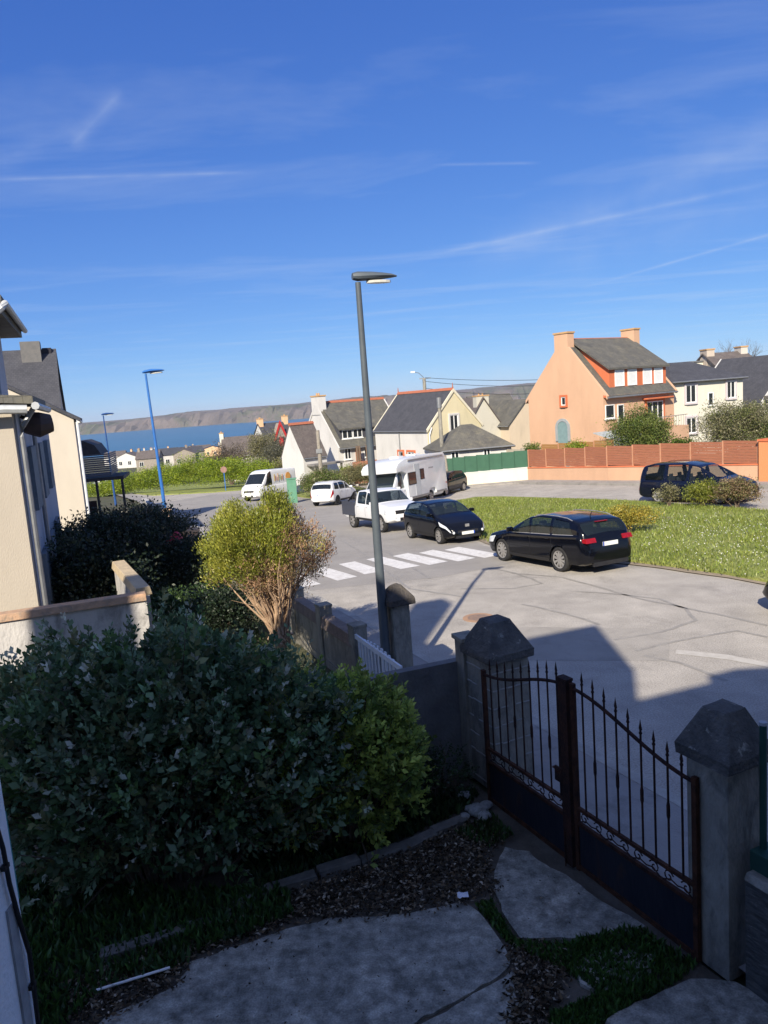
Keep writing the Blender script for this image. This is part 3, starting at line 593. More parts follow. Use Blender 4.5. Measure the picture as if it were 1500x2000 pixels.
# beige house, nearest on the left: corner at (-6.95, 14.9)
bh = empty('beige_house', (-6.9, 14.75, 0), EA, 'beige rendered house with grey gutters at the far left edge', 'house')
mb = MB(); mb.b2((-7, 0, 0), (0, 11, 5.35)); mb.build('wall', BEIGE, bh)
mb = MB(); mb.b2((.003, .35, 0), (.03, 11, 5.3)); mb.build('street_side_wall', GREYR, bh)
mb = MB(); mb.b2((-7, -.012, 0), (-.95, -.002, 4.2)); mb.build('white_wall_panel', WHITE, bh)
mb = MB(); mb.prism([(-7.0, -.25, 6.1), (-7, -.25, 6.25), (.42, -.25, 5.55), (.42, -.25, 5.4)], (0, 0, 0), (0, 4.1, 0)); r_ = mb.build('roof', SLATE2, bh)
mb = MB(); mb.tube([(-7, -.3, 5.38), (-.1, -.3, 5.33), (.3, -.28, 5.3)], .085, 8); mb.tube([(.45, -.3, 5.36), (.45, 4, 5.34)], .075, 8); mb.build('gutter', mat('pale_zinc', (.55, .57, .58), (.42, .44, .45), 6, .55, metal=.3), r_)
mb = MB(); mb.tube([(.4, .15, 5.35), (.16, .12, 5.0), (.12, .12, 4.8), (.12, .12, 0)], .05, 8); mb.build('downpipe', ZINC, r_); mb = MB(); mb.tube([(.12, 3.3, 5.2), (.12, 3.3, 0)], .05, 8); mb.build('downpipe', ZINC, r_)
mb = MB()
mb.tube([(.12, 1.2, 5.05), (.38, 1.25, 5.0), (.62, 1.3, 5.02)], [.20, .26, .18], 12); mb.tube([(.05, 1.25, 5.2), (.3, 1.25, 5.05)], .04, 6); mb.build('wall_lantern', mat('dark_brown_lamp', (.06, .045, .04), (.09, .06, .05), 6, .6), bh)
mb = MB(); mb.b2((-7, 1.6, 5.3), (-.5, 5.6, 7.4)); mb.build('upper_wall', GREYR, bh)
mb = MB(); mb.b2((-.497, 1.9, 5.7), (-.45, 2.5, 7.2)); mb.build('shutter', mat('blue_grey_shutter', (.14, .18, .22), (.1, .13, .16), 6, .7), bh); mb = MB(); mb.b2((-.497, 2.9, 5.7), (-.45, 3.5, 7.2)); mb.build('shutter', mat('blue_grey_shutter', (.14, .18, .22), (.1, .13, .16), 6, .7), bh)
mb = MB(); mb.prism([(-7.1, 0, 9.9), (-7.1, 0, 10.1), (.0, 0, 7.62), (.0, 0, 7.4)], (0, 1.2, 0), (0, 6.0, 0)); mb.prism([(-1.0, 0, 7.25), (-.03, 0, 7.25), (-.03, 0, 7.42), (-1.0, 0, 7.75)], (0, 1.2, 0), (0, 6.0, 0)); r2_ = mb.build('upper_roof', SLATE2, bh)
mb = MB(); mb.tube([(-.6, 1.1, 7.1), (-.25, 1.12, 7.16), (-.0, 1.15, 7.36), (.06, 1.2, 7.45), (.06, 6.0, 7.42)], .065, 8); mb.build('gutter', MC['pale_zinc'], r2_)
for q in (1.3, 2.6, 5.0, 7.2): 
    window(bh, 'L', -q, 1.0, .1, .1, sill=False) if False else None
for q in (1.6, 4.4, 7.4):
    for z_ in (.9, 3.2): mb = MB(); mb.b2((.03, q, z_), (.14, q+1.3, z_+1.35)); mb.build('shutter', mat('blue_grey_shutter', None), bh)
# cream house beyond, with a sloping end wall and a tall dark roof
c2 = empty('tall_cream_house', (-13.05, 33.5, -1), EA, 'cream end wall under a tall dark slate roof, left of the blue lamps', 'house')
mb = MB(); mb.prism([(0, 0, -1), (0, 0, 6.2), (-9, 0, 11.6), (-9, 0, -1)], (0, 0, 0), (0, 5.5, 0)); mb.build('wall', wallmat('pale_cream', (.60, .54, .45), .15), c2)
mb = MB(); mb.prism([(.28, 0, 6.0), (.28, 0, 6.16), (-9, 0, 11.75), (-9, 0, 11.6)], (0, -.15, 0), (0, 5.6, 0)); mb.build('roof', SLATE, c2)
mb = MB(); mb.prism([(0, 5.5, -1), (0, 13, -1), (0, 13, 6.3), (0, 9.3, 9.65), (0, 5.5, 6.3)], (-12, 0, 0), (-.75, 0, 0)); mb.build('main_wall', wallmat('pale_cream', None), c2)
mb = MB(); mb.prism([(0, 5.2, 6.15), (0, 5.2, 6.3), (0, 9.3, 9.95), (0, 9.3, 9.8)], (-12, 0, 0), (-.62, 0, 0)); mb.prism([(0, 13.3, 6.15), (0, 13.3, 6.3), (0, 9.3, 9.95), (0, 9.3, 9.8)], (-12, 0, 0), (-.62, 0, 0)); mr_ = mb.build('main_roof', SLATE, c2)
mb = MB(); mb.b2((-2.3, 8.5, 9.0), (-1.35, 9.5, 10.3)); mb.build('chimney', mat('slate_chimney', (.17, .165, .16), (.13, .13, .13), 5), mr_)
mb = MB(); mb.b2((-1.3, 9.0, 9.2), (-.85, 9.4, 9.98)); mb.build('chimney', mat('dark_flue', (.03, .03, .04)), mr_)
mb = MB(); mb.tube([(.2, -.1, 6.05), (.2, 5.5, 6.0)], .09, 8); mb.tube([(.12, .15, 6.0), (.1, .15, -1)], .07, 8); mb.build('downpipe', PVC, c2)
mb = MB(); mb.b2((-4.3, -.03, 1.2), (-4.0, 0, 1.5)); mb.build('house_number_plate', ZINC, c2)
# carport / balcony with dark slats
cp = empty('slatted_carport', (-18.3, 46.6, -1.4), EA*.6, 'dark slatted structure with a rounded roof beside the small blue lamp', 'carport')
DK = mat('dark_timber', (.035, .033, .04), (.06, .055, .06), 4, .7)
mb = MB(); mb.prism([(-.5, 0, 4.35), (-.5, 0, 5.2), (.5, 0, 5.25), (1.1, 0, 4.95), (1.45, 0, 4.35)], (0, .1, 0), (0, 3.5, 0)); mb.build('roof', DK, cp)
mb = MB()
for k in range(11): mb.b2((-.5, .0, 3.05+k*.125), (1.9, .05, 3.05+k*.125+.085)); mb.b2((1.85, .0, 3.05+k*.125), (1.9, 3.5, 3.05+k*.125+.085))
mb.build('slat_screen', mat('grey_slats', (.13, .125, .15), (.09, .09, .11), 4, .6), cp)
mb = MB(); mb.b2((-.5, -.05, 2.75), (2.6, 3.5, 2.95)); mb.build('beam', DK, cp)
for x_ in (.9, 2.4):
    mb = MB(); mb.b2((x_, 0, -.6), (x_+.14, .14, 2.76)); mb.build('post', DK, cp)
mb = MB(); mb.b2((-.3, -.3, -.6), (1.15, -.2, 1.7)); 
bf = mb.build('fence_panel', mat('dark_brown_boards', (.045, .022, .02), (.03, .018, .015), 4, .8, aniso=(8, 8, 1)), None); bf.location = (-18.2, 45.6, -1.4); bf.rotation_euler = (0, 0, EA*.6); bf.name = 'board_fence'; tag(bf, 'dark brown board fence panel under the slatted carport', 'fence')
mb = MB(); mb.b2((0, 0, 0), (5, .08, 1.15)); mb.b2((0, -.05, 1.15), (5, .1, 1.2))
lf = mb.build('low_fence', mat('grey_glass_fence', (.30, .36, .36), (.2, .24, .25), 3, .4), None); lf.location = (-16.6, 44.3, -1.6); lf.rotation_euler = (0, 0, R(-25)); lf.name = 'garden_fence'; tag(lf, 'pale grey garden fence right of the brown board fence', 'fence')

# ------------------------------------------------------------------ our own house behind the camera and its neighbours: they throw the shadows on the garden and the street
def P3(x, y): return Vector((x, y, 0))
own = empty('own_house', (0, 0, 0), 0, 'white rendered wall running down the lower left edge with a black cable on it', 'house')
def blk(name, mt, E, w_right, w_left, nf, nb, z0, ze, zr, parent):
    """block with a ridge along e; E is a point under the ridge; nf/nb half widths to the front and to the back"""
    E = Vector((E[0], E[1], 0)); mb = MB()
    sec = [E+nv*nf, E-nv*nb]; A = sec[0]; B = sec[1]
    poly = [(A.x, A.y, z0), (A.x, A.y, ze), (E.x, E.y, zr), (B.x, B.y, ze), (B.x, B.y, z0)]
    mb.prism(poly, ev*(-w_left), ev*w_right); return mb.build(name, mt, parent)
own_wall = blk('wall', WHITE, (-1.01, -2.13), 0, 4.4, 1.15, 1.15, 0, 11.32, 12.5, own)
blk('side_wing', WHITE, (-.63, -3.3), 2.15, .5, 1.4, 3.0, 0, 9.2, 10.5, own)
blk('side_wing_gable', WHITE, (1.39, -2.6), .6, .0, 1.0, 3.0, 0, 9.9, 10.55, own)
A0 = Vector((-4.64, -1.29, 0)) - ev*.8
mb = MB(); pg = [A0-ev*3.6, A0+ev*3.6]
mb.prism([(pg[0].x, pg[0].y, 0), (pg[1].x, pg[1].y, 0), (pg[1].x, pg[1].y, 9.4), (A0.x, A0.y, 12.7), (pg[0].x, pg[0].y, 9.4)], (0, 0, 0), -nv*8); mb.build('gable_wing', WHITE, own)
mb = MB(); mb.box(A0-nv*.3+ev*.42+Vector((0, 0, 12.6)), (.76, .6, 2.9), EA); mb.build('chimney', WHITE, own_wall)
nb2 = empty('neighbouring_house', (3, -3, 0), 0, 'house to the right of the camera, out of the picture', 'house')
blk('wall', CREAM, (1.9, -2.5), 12, 0, 1.2, 5, 0, 8.6, 10.0, nb2)
nb3 = empty('neighbouring_house', (-12, -3, 0), 0, 'house to the left of the camera, out of the picture', 'house')
blk('wall', CREAM, (-9.2, -4.2), 1.0, 2.0, 1.2, 5, 0, 8.0, 10.0, nb3)
mb = MB(); mb.box((-9.75, -1.2, 6.6), (1.25, .7, 13.2), EA); mb.build('chimney', CREAM, nb3)
for rt_ in (nb2, nb3):                     # their meshes are laid out in world coordinates
    for ch_ in [x for x in bpy.data.objects if x.parent == rt_]: ch_.location = -rt_.location
# the visible wall corner of our own house, with cable and rainwater pipe
mb = MB(); mb.b2((-3.2, -.2, 0), (-1.26, 2.275, 6.0)); pw = mb.build('porch_wall', mat('cool_white_render', (.80, .82, .84), (.74, .76, .79), 1.5, .8, .25, 60), own)
CB = mat('black_rubber', (.012, .012, .014), (.02, .02, .02), 9, .6)
mb = MB(); mb.tube([(-1.245, 2.16, 3.95), (-1.245, 2.205, 3.72), (-1.245, 2.21, 3.60), (-1.245, 2.235, 3.45), (-1.245, 2.262, 3.32), (-1.245, 2.255, 3.2), (-1.245, 2.25, 3.07), (-1.245, 2.245, 2.5)], .0075, 8)
for y_, zc in ((2.255, 3.21), (2.205, 3.66), (2.25, 2.95)): mb.box((-1.248, y_, zc), (.016, .03, .014))
cb = mb.build('cable', CB, None, smooth=True); cb.name = 'black_cable'; tag(cb, 'black cable clipped down the white wall at the lower left edge', 'cable')
mb = MB(); mb.b2((-1.262, 2.19, 2.4), (-1.252, 2.235, 3.52)); mb.build('grey_strip', mat('stained_strip', (.36, .37, .38), (.24, .25, .26), 14, .9), pw)
mb = MB(); mb.b2((-1.285, 2.2755, 3.5), (-1.262, 2.285, 3.8)); mb.build('teal_strip', mat('teal_plastic', (.05, .25, .25), (.04, .2, .2)), pw)

# ------------------------------------------------------------------ garden: driveway slabs, soil, border stones
SLAB = mat('old_concrete', (.36, .345, .30), (.20, .20, .18), 1.9, .95, .7, 14, spots=((.10, .10, .09), 2.6, .47, .66, .75), spec=.1)
fine(SLAB, 9, .38); fine(SLAB, 60, .25)
drape('garden_soil', [(-9, -3), (9, -7), (2.5, 5.9), (1.0, 9.2), (.5, 10.2), (-3.5, 9.0), (-9, 8)], -.02, mat('garden_earth', (.12, .105, .085), (.06, .052, .042), 2.5, .97, .9, 18), step=1)
for i, pl in enumerate([[(-3.4, 2.0), (-2.9, 5.51), (-2.66, 5.87), (-2.14, 6.17), (-2.09, 6.44), (-1.79, 6.58), (-1.24, 6.8), (-.85, 6.91), (-.04, 6.9), (.48, 7.02), (.68, 6.78), (.8, 6.35), (.83, 6.11), (.53, 5.90), (.01, 5.62), (-.43, 5.32), (-1.0, 4.6), (-1.8, 2)],
 [(-1.75, 2), (-.95, 4.58), (-.41, 5.27), (.03, 5.57), (.54, 5.86), (.82, 6.06), (.8, 5.69), (.65, 5.44), (.52, 5.21), (.4, 4), (.3, 2)],
 [(.84, 7.36), (1.06, 7.89), (1.29, 7.77), (1.69, 7.14), (2.12, 6.46), (1.65, 6.40), (1.31, 6.41), (.96, 6.46), (.86, 6.84)],
 [(1.37, 6.1), (1.78, 6.24), (2.11, 6.09), (1.97, 5.88), (1.54, 5.75), (1.35, 5.86)],
 [(1.49, 5.46), (2.29, 5.81), (2.64, 5.73), (2.78, 5.5), (2.62, 5.03), (2.5, 2), (1.2, 2), (1.28, 5.14)]]):
    pr = []
    for a, b in zip(pl, pl[1:]+pl[:1]):
        n_ = max(1, int(math.hypot(a[0]-b[0], a[1]-b[1])/.09))
        for k in range(n_): q_ = .014 if max(abs(a[1]), abs(b[1])) > 4.9 else 0; pr.append((a[0]+(b[0]-a[0])*k/n_+rnd.uniform(-q_, q_)+.012*math.sin(k*.9+i), a[1]+(b[1]-a[1])*k/n_+rnd.uniform(-q_, q_)+.012*math.cos(k*.7+i)))
    drape('driveway_slab', pr, .002+.004*i, SLAB, skirt=.06, step=.5)
BORD = mat('border_stone', (.19, .18, .165), (.10, .10, .09), 5, .95, .6, 20)
bpts = [(-3.0, 6.6), (-2.55, 6.75), (-2.15, 6.95), (-1.8, 7.15), (-1.43, 7.45), (-1.0, 7.62), (-.56, 7.8), (-.12, 8.02), (.3, 8.3), (.72, 8.52)]
for i in range(len(bpts)-1):
    a, b = Vector((*bpts[i], 0)), Vector((*bpts[i+1], 0)); d = b-a; mb = MB()
    mb.box((a+b)/2+Vector((rnd.uniform(-.03, .03), rnd.uniform(-.03, .03), -.015+rnd.uniform(-.02, .02))), (d.length*.99, .14, .13), math.atan2(d.y, d.x))
    o = mb.build('border_block', BORD, None, bevel=.015, jitter=.008)
    tag(o, 'concrete border block under the shrubs, %s' % ['leftmost of the row', 'second from the left end of the row', 'third from the left end', 'fourth from the left end', 'fifth from the left end', 'sixth from the left, under the big shrub', 'third from the gate end', 'second from the gate end', 'nearest to the gate'][i], 'border block', 'concrete blocks edging the shrub bed')

# gate pillars
CONC = mat('weathered_concrete', (.34, .325, .28), (.20, .19, .165), 3, .95, .8, 22, spots=((.10, .097, .09), 4, .5, .66, .75), spec=.12, aniso=(1, 1, .5))
CAPC = mat('lichened_concrete', (.14, .137, .13), (.07, .07, .07), 5, .97, .9, 25, spots=((.42, .41, .36), 9, .60, .70, .7), spec=.1)
GA = math.atan2(-.9, .43)                   # direction of the gate line
def pillar(name, loc, side, h, capside, caph, fr, label, cm=CAPC, rz=GA, lips=.10, bands=False):
    root = empty(name, (*loc, 0), rz, label, 'gate pillar'); mb = MB(); mb.box((0, 0, h/2), (side, side, h)); 
    sh = mb.build('shaft', CONC, root, bevel=.012)
    mb = MB(); c = capside/2; t = c*fr
    vs = [(-c, -c, h), (c, -c, h), (c, c, h), (-c, c, h), (-c, -c, h+lips), (c, -c, h+lips), (c, c, h+lips), (-c, c, h+lips), (-t, -t, h+caph), (t, -t, h+caph), (t, t, h+caph), (-t, t, h+caph), (0, 0, h+caph+.035)]
    mb.add(vs, [(3, 2, 1, 0), (0, 1, 5, 4), (1, 2, 6, 5), (2, 3, 7, 6), (3, 0, 4, 7), (4, 5, 9, 8), (5, 6, 10, 9), (6, 7, 11, 10), (7, 4, 8, 11), (8, 9, 12), (9, 10, 12), (10, 11, 12), (11, 8, 12)])
    mb.build('cap', cm, root, bevel=.018, jitter=.006)
    if bands:
        mb = MB(); s2 = side/2+.004
        for k in range(6):
            z = h-.12-k*.23
            for sx_ in (-1, 1):
                for q in range(5):
                    if rnd.random() < .75: mb.box((sx_*s2, -side/2+side*(q+.5)/5, z+rnd.uniform(-.012, .012)), (.012, side/5*.9, .014)); mb.box((-side/2+side*(q+.5)/5, sx_*s2, z+rnd.uniform(-.012, .012)), (side/5*.9, .012, .014))
        mb.build('mortar_joint', mat('pale_mortar', (.42, .41, .39), (.3, .3, .3), 9, .9), sh)
    return root
pillar('gate_pillar', (2.68, 6.02), .42, 1.86, .55, .44, .42, 'weathered concrete gate pillar with a pyramid cap at the right edge')
pillar('gate_pillar', (1.29, 9.36), .56, 1.72, .68, .46, .42, 'larger dark stone gate pillar with pale mortar lines at the left end of the rusty gate', bands=True)
pillar('gate_pillar', (.10, 12.15), .30, 1.72, .46, .30, .35, 'slender concrete pillar with a dark stone cap in front of the tall grey lamp', cm=mat('dark_rough_stone', (.10, .088, .078), (.06, .055, .05), 9, .98, 1.0, 18))
mb = MB(); mb.box((.93, 9.62, .93), (.20, .24, 1.86), R(20)); mb.box((.93, 9.62, 1.89), (.26, .3, .06), R(20)); sp = mb.build('end_post', CONC, None, bevel=.01); sp.name = 'concrete_post'; tag(sp, 'narrow concrete post standing against the left gate pillar', 'post')

# dividing wall behind the bright green shrub
def wall_run(name, pts, h, t, mt, label, cat='wall', cope=None, z0=-.3, coph=.07, copw=.08, rel=True, base=0, group=None):
    root = empty(name, (pts[0][0], pts[0][1], g(*pts[0]) if rel else 0), 0, label, cat, group); O_ = root.location.copy(); mb = MB(); mc = MB()
    for a, b in zip(pts[:-1], pts[1:]):
        za, zb = (g(*a), g(*b)) if rel else (0, 0); d = Vector((b[0]-a[0], b[1]-a[1], 0)); s = Vector((d.y, -d.x, 0)).normalized()*t/2
        ha, hb = (h if not isinstance(h, tuple) else h[0]), (h if not isinstance(h, tuple) else h[1])
        A = Vector((a[0], a[1], 0))-O_; B = Vector((b[0], b[1], 0))-O_
        A.z = B.z = -O_.z
        def Q(p, s_, z): return p+s_+Vector((0, 0, z))
        mb.add([Q(A, -s, za+z0), Q(A, s, za+z0), Q(B, s, zb+z0), Q(B, -s, zb+z0), Q(A, -s, za+ha), Q(A, s, za+ha), Q(B, s, zb+hb), Q(B, -s, zb+hb)], [(0, 1, 2, 3), (4, 7, 6, 5), (0, 4, 5, 1), (1, 5, 6, 2), (2, 6, 7, 3), (3, 7, 4, 0)])
        if cope:
            s2 = s*(1+copw*2/t)
            mc.add([Q(A, -s2, za+ha+.003), Q(A, s2, za+ha+.003), Q(B, s2, zb+hb+.003), Q(B, -s2, zb+hb+.003), Q(A, -s2*.8, za+ha+coph), Q(A, s2*.8, za+ha+coph), Q(B, s2*.8, zb+hb+coph), Q(B, -s2*.8, zb+hb+coph)], [(0, 1, 2, 3), (4, 7, 6, 5), (0, 4, 5, 1), (1, 5, 6, 2), (2, 6, 7, 3), (3, 7, 4, 0)])
    mb.build('wall', mt, root)
    if cope: mc.build('coping', cope, root, bevel=.012)
    return root
BLKW = mat('dark_blockwork', (.20, .20, .205), (.12, .12, .125), 2, .95, .5, 20)
wall_run('garden_wall', [(.86, 9.76), (-3.2, 8.28)], 1.55, .14, BLKW, 'plain dark grey garden wall behind the bright green shrub')
TERR = mat('terracotta_coping', (.48, .30, .19), (.34, .24, .17), 4, .95, .9, 12, spots=((.20, .18, .15), 6, .5, .65, .7))
OLDW = mat('stained_white_wall', (.52, .50, .48), (.38, .37, .36), 1.6, .95, .6, 20, spots=((.19, .18, .17), 3.2, .50, .68, .75), aniso=(1, 1, .5))
wall_run('white_garden_wall', [(-4.45, 13.72), (-9.6, 11.85)], 1.72, .22, OLDW, 'stained white garden wall with a terracotta coping at the left', cope=TERR, coph=.13, copw=.05)
wall_run('garden_wall', [(-4.57, 13.98), (-6.0, 16.9)], 1.72, .22, OLDW, 'short wall with a rounded sandy coping running back from the white wall', cope=mat('sandy_coping', (.52, .42, .28), (.40, .33, .23), 4, .95, .8, 14), coph=.16, copw=.05)
mb = MB(); mb.box((-7.2, 12.55, .12), (5.3, .06, .34), EA); o = mb.build('peach_base', PEACH, None); o.name = 'low_rendered_plinth'; tag(o, 'peach coloured plinth at the foot of the white garden wall', 'plinth')
# low street wall of the next garden: sloping coping between squat posts
wall_run('street_wall', [(-.62, 13.1), (-1.3, 14.6), (-1.95, 16.05), (-2.1, 16.4)], .72, .2, CONC, 'low concrete street wall with sloping coping left of the tall lamp', cope=mat('brown_coping', (.27, .21, .18), (.17, .14, .12), 5, .95, .7, 18), coph=.22, copw=.04)
for i, (x, y) in enumerate([(-.62, 13.1), (-1.32, 14.62), (-2.02, 16.2)]):
    mb = MB(); mb.box((x, y, .5), (.26, .26, 1.2), GA); mb.box((x, y, 1.125), (.28, .28, .05), GA); o = mb.build('wall_post', CONC, None, bevel=.012, jitter=.004)
    tag(o, ['squat concrete wall post nearest to the white picket gate', 'middle squat post of the low street wall', 'squat post beside the pruned cypress'][i], 'post', 'posts of the low street wall')
wall_run('street_wall', [(-2.2, 16.6), (-5.0, 22.4), (-7.6, 27.6)], .85, .2, CONC, 'grey street wall behind the pruned cypress', cope=CONC, coph=.08)
wall_run('street_wall', [(-7.75, 27.9), (-11.2, 39.2), (-14.5, 49), (-19, 61)], .8, .22, OLDW, 'pale low street wall running past the tall blue lamp', cope=OLDW, coph=.08)
for i, (x, y, h_, c) in enumerate([(-7.7, 28.0, 1.25, WHITE), (-9.4, 33.3, 1.25, WHITE), (-10.9, 38.0, 1.3, PEACH), (-12.6, 43.4, 1.3, WHITE), (-6.7, 26.0, 1.35, PEACH)]):
    mb = MB(); mb.box((x, y, g(x, y)+h_/2), (.5, .5, h_), GA); mb.box((x, y, g(x, y)+h_+.04), (.6, .6, .1), GA); o = mb.build('wall_pillar', c, None, bevel=.015)
    tag(o, ['white pillar right of the foot of the tall blue lamp', 'white pillar of the street wall left of the tall blue lamp', 'peach pillar by the foot of the tall blue lamp', 'farthest white pillar of the pale street wall', 'sandy pillar beside the pruned cypress'][i], 'pillar', 'pillars of the pale street wall')
# white picket gate
pgt = empty('picket_gate', (.12, 11.15, 0), math.atan2(1.75, -.72), 'white picket gate in front of the slender pillar', 'gate')
GW = mat('white_gate_paint', (.72, .76, .82), (.6, .64, .7), 5, .5)
for k in range(13):
    mb = MB(); mb.b2((.05+k*.15, -.012, .12), (.12+k*.15, .012, .95+.10*math.sin(k/12*math.pi))); mb.build('picket', GW, pgt)
for z in (.25, .93):
    mb = MB(); mb.b2((0, .013, z), (1.95, .05, z+.08)); mb.build('rail', GW, pgt)
# right hand side: low stone wall, green mesh post
wall_run('stone_wall', [(2.80, 5.72), (3.5, 4.2), (5.2, .6)], .98, .26, mat('dark_slate_stones', (.11, .11, .105), (.05, .05, .05), 5, .95, 1.2, 8, spots=((.3, .3, .28), 9, .6, .7, .5), aniso=(1, 1, 3)), 'low dark stone wall with a concrete coping at the lower right corner', cope=CONC, coph=.06, copw=.02)
gp = empty('fence_post', (2.86, 5.73, .98), 0, 'dark green metal fence post with a block base at the right edge', 'post')
GRN = mat('dark_green_metal', (.012, .055, .045), (.02, .07, .055), 6, .45)
mb = MB(); mb.tube([(0, 0, .2), (0, 0, 1.27)], .028, 12); mb.build('pole', GRN, gp, auto=40); mb = MB(); mb.tube([(0, 0, 1.27), (0, 0, 1.295)], .031, 12); mb.build('pole_cap', mat('grey_plastic', (.4, .42, .45)), gp)
mb = MB(); mb.box((.05, -.05, .10), (.22, .26, .24), GA); mb.build('base', GRN, gp, bevel=.01)

# ------------------------------------------------------------------ rusty wrought iron gate (two leaves of one gate)
RUST = mat('rusty_iron', (.022, .012, .011), (.065, .027, .017), 9, .85, .5, 40, spots=((.012, .010, .012), 4, .45, .6, .7), spec=.2)
RUST2 = mat('orange_rust', (.085, .036, .020), (.028, .015, .012), 10, .9, .5, 40, spec=.15)
PANEL = mat('navy_sheet_metal', (.010, .013, .022), (.020, .021, .030), 3, .7, .3, 20, spots=((.07, .032, .02), 5, .56, .74, .7), spec=.2, aniso=(1, 1, .3))
Gl = Vector((1.03, 8.89, 0)); Gr = Vector((2.45, 5.93, 0)); gd = (Gr-Gl).normalized()
def topz(s):       # height of the arched top rail along the whole gate, 0..3.28 m
    t = abs(s-1.64)/1.64; return 1.66+.34*(.5+.5*math.cos(math.pi*min(1, t*1.02)))
def leaf(s0, s1, hinge, label):
    root = empty('gate_leaf', Gl+gd*s0, math.atan2(gd.y, gd.x), label, 'gate', 'leaves of the rusty iron gate'); Lg = s1-s0
    mb = MB(); mb.b2((0, -.022, .02), (.05, .022, topz(s0)+.05)); mb.b2((Lg-.05, -.022, .02), (Lg, .022, topz(s1)+.05)); mb.b2((.05, -.02, .04), (Lg-.05, .02, .09)); mb.b2((.05, -.018, .53), (Lg-.05, .018, .57)); mb.b2((.05, -.018, .70), (Lg-.05, .018, .735))
    mb.build('frame', RUST2, root)
    mb = MB(); n = 20; mb.tube([(.04+(Lg-.08)*k/n, 0, topz(s0+.04+(Lg-.08)*k/n)) for k in range(n+1)], .018, 8); mb.build('top_rail', RUST, root)
    mb = MB(); mb.b2((.05, -.004, .085), (Lg-.05, .004, .535)); mb.build('panel', PANEL, root)
    nb = 9
    for k in range(nb):
        u = .05+(Lg-.10)*(k+.75)/(nb+.5); z1 = topz(s0+u)+.13; mb = MB(); mb.tube([(u, 0, .735), (u, 0, z1)], .0105, 6)
        if k % 2: mb.tube([(u, 0, 1.18), (u, 0, 1.22), (u, 0, 1.32), (u, 0, 1.36)], [.009, .017, .017, .009], 5)
        b = mb.build('bar', RUST, root)
        mb = MB(); mb.add([(u-.022, 0, z1), (u+.022, 0, z1), (u, 0, z1+.10), (u, -.009, z1+.02), (u, .009, z1+.02), (u, 0, z1-.03)], [(0, 3, 2), (3, 1, 2), (1, 4, 2), (4, 0, 2), (0, 5, 3), (3, 5, 1), (1, 5, 4), (4, 5, 0)])
        mb.tube([(u, 0, z1-.045), (u, 0, z1-.03)], .016, 6); mb.build('spearhead', RUST, b)
    mb = MB()
    def scroll(cx_, cz, sgn, r=.062):
        pts = [(cx_+sgn*(r*(1-t/16))*math.cos(t*.62+.4), 0, cz+(r*(1-t/16))*math.sin(t*.62+.4)) for t in range(13)]; mb.tube(pts, .007, 5)
    for k in range(4):
        c = .05+(Lg-.1)*(k+.5)/4; scroll(c-.10, .635, 1); scroll(c+.10, .635, -1); mb.tube([(c-.17, 0, .575), (c-.08, 0, .62), (c, 0, .60), (c+.08, 0, .62), (c+.17, 0, .575)], .007, 5)
    mb.build('scrollwork', RUST, root)
    return root
l1 = leaf(.02, 1.60, 0, 'left leaf of the rusty iron gate, hung on the larger pillar')
l2 = leaf(1.66, 3.24, 1, 'right leaf of the rusty iron gate, hung on the pillar at the right edge')
mb = MB(); mb.b2((1.49, -.05, .03), (1.62, .035, 2.06)); mb.b2((1.48, -.055, 2.06), (1.63, .04, 2.085)); mb.build('meeting_post', RUST, l1)
mb = MB(); mb.tube([(1.52, -.06, -.0), (1.52, -.06, .42)], .008, 6); mb.build('drop_bolt', RUST, l1); mb = MB(); mb.tube([(1.36, -.05, 1.05), (1.47, -.05, 1.05)], .012, 6); mb.box((1.45, -.045, 1.0), (.12, .02, .16)); mb.build('latch', RUST, l1)

# small things lying on the driveway
mb = MB(); mb.tube([(-2.86, 6.12, .045), (-2.24, 6.33, .055)], .012, 8); o = mb.build('plastic_pipe', PVC, None, smooth=True); o.name = 'white_pipe'; tag(o, 'thin white plastic pipe lying at the edge of the driveway', 'pipe')
mb = MB(); rs = np.random.RandomState(2); pts = [(x*.022, y*.022, .05+rs.rand()*.03) for y in range(5) for x in range(6)]
mb.add([(p[0]+.45, p[1]+7.0, p[2]) for p in pts], [(j*6+i, j*6+i+1, (j+1)*6+i+1, (j+1)*6+i) for j in range(4) for i in range(5)]); o = mb.build('paper_litter', mat('white_paper', (.72, .74, .8), (.6, .62, .7), 9)); tag(o, 'crumpled scrap of white paper on the driveway', 'litter')
for i, (x, y, s) in enumerate([(.74, 9.0, .09), (.86, 8.62, .12), (.93, 8.5, .09), (.78, 8.7, .07), (.98, 8.75, .08), (.7, 8.55, .06)]):
    bm = bmesh.new(); bmesh.ops.create_icosphere(bm, subdivisions=2, radius=s)
    for v in bm.verts: v.co *= 1+rnd.uniform(-.13, .13); v.co.z *= .55
    me = bpy.data.meshes.new('stone'); bm.to_mesh(me); bm.free(); me.materials.append(mat('pale_stone', (.38, .39, .38), (.2, .2, .2), 12, .95, .4)); o = bpy.data.objects.new('stone', me); col.objects.link(o); o.location = (x, y, s*.4)
    tag(o, ['round pale stone farthest up beside the left gate pillar', 'largest pale stone at the foot of the gate', 'pale stone just below the largest one by the gate', 'small stone left of the largest one by the gate', 'pale stone touching the rusty gate frame', 'smallest stone at the edge of the shrub bed'][i], 'stone', 'pale stones at the foot of the gate pillar')

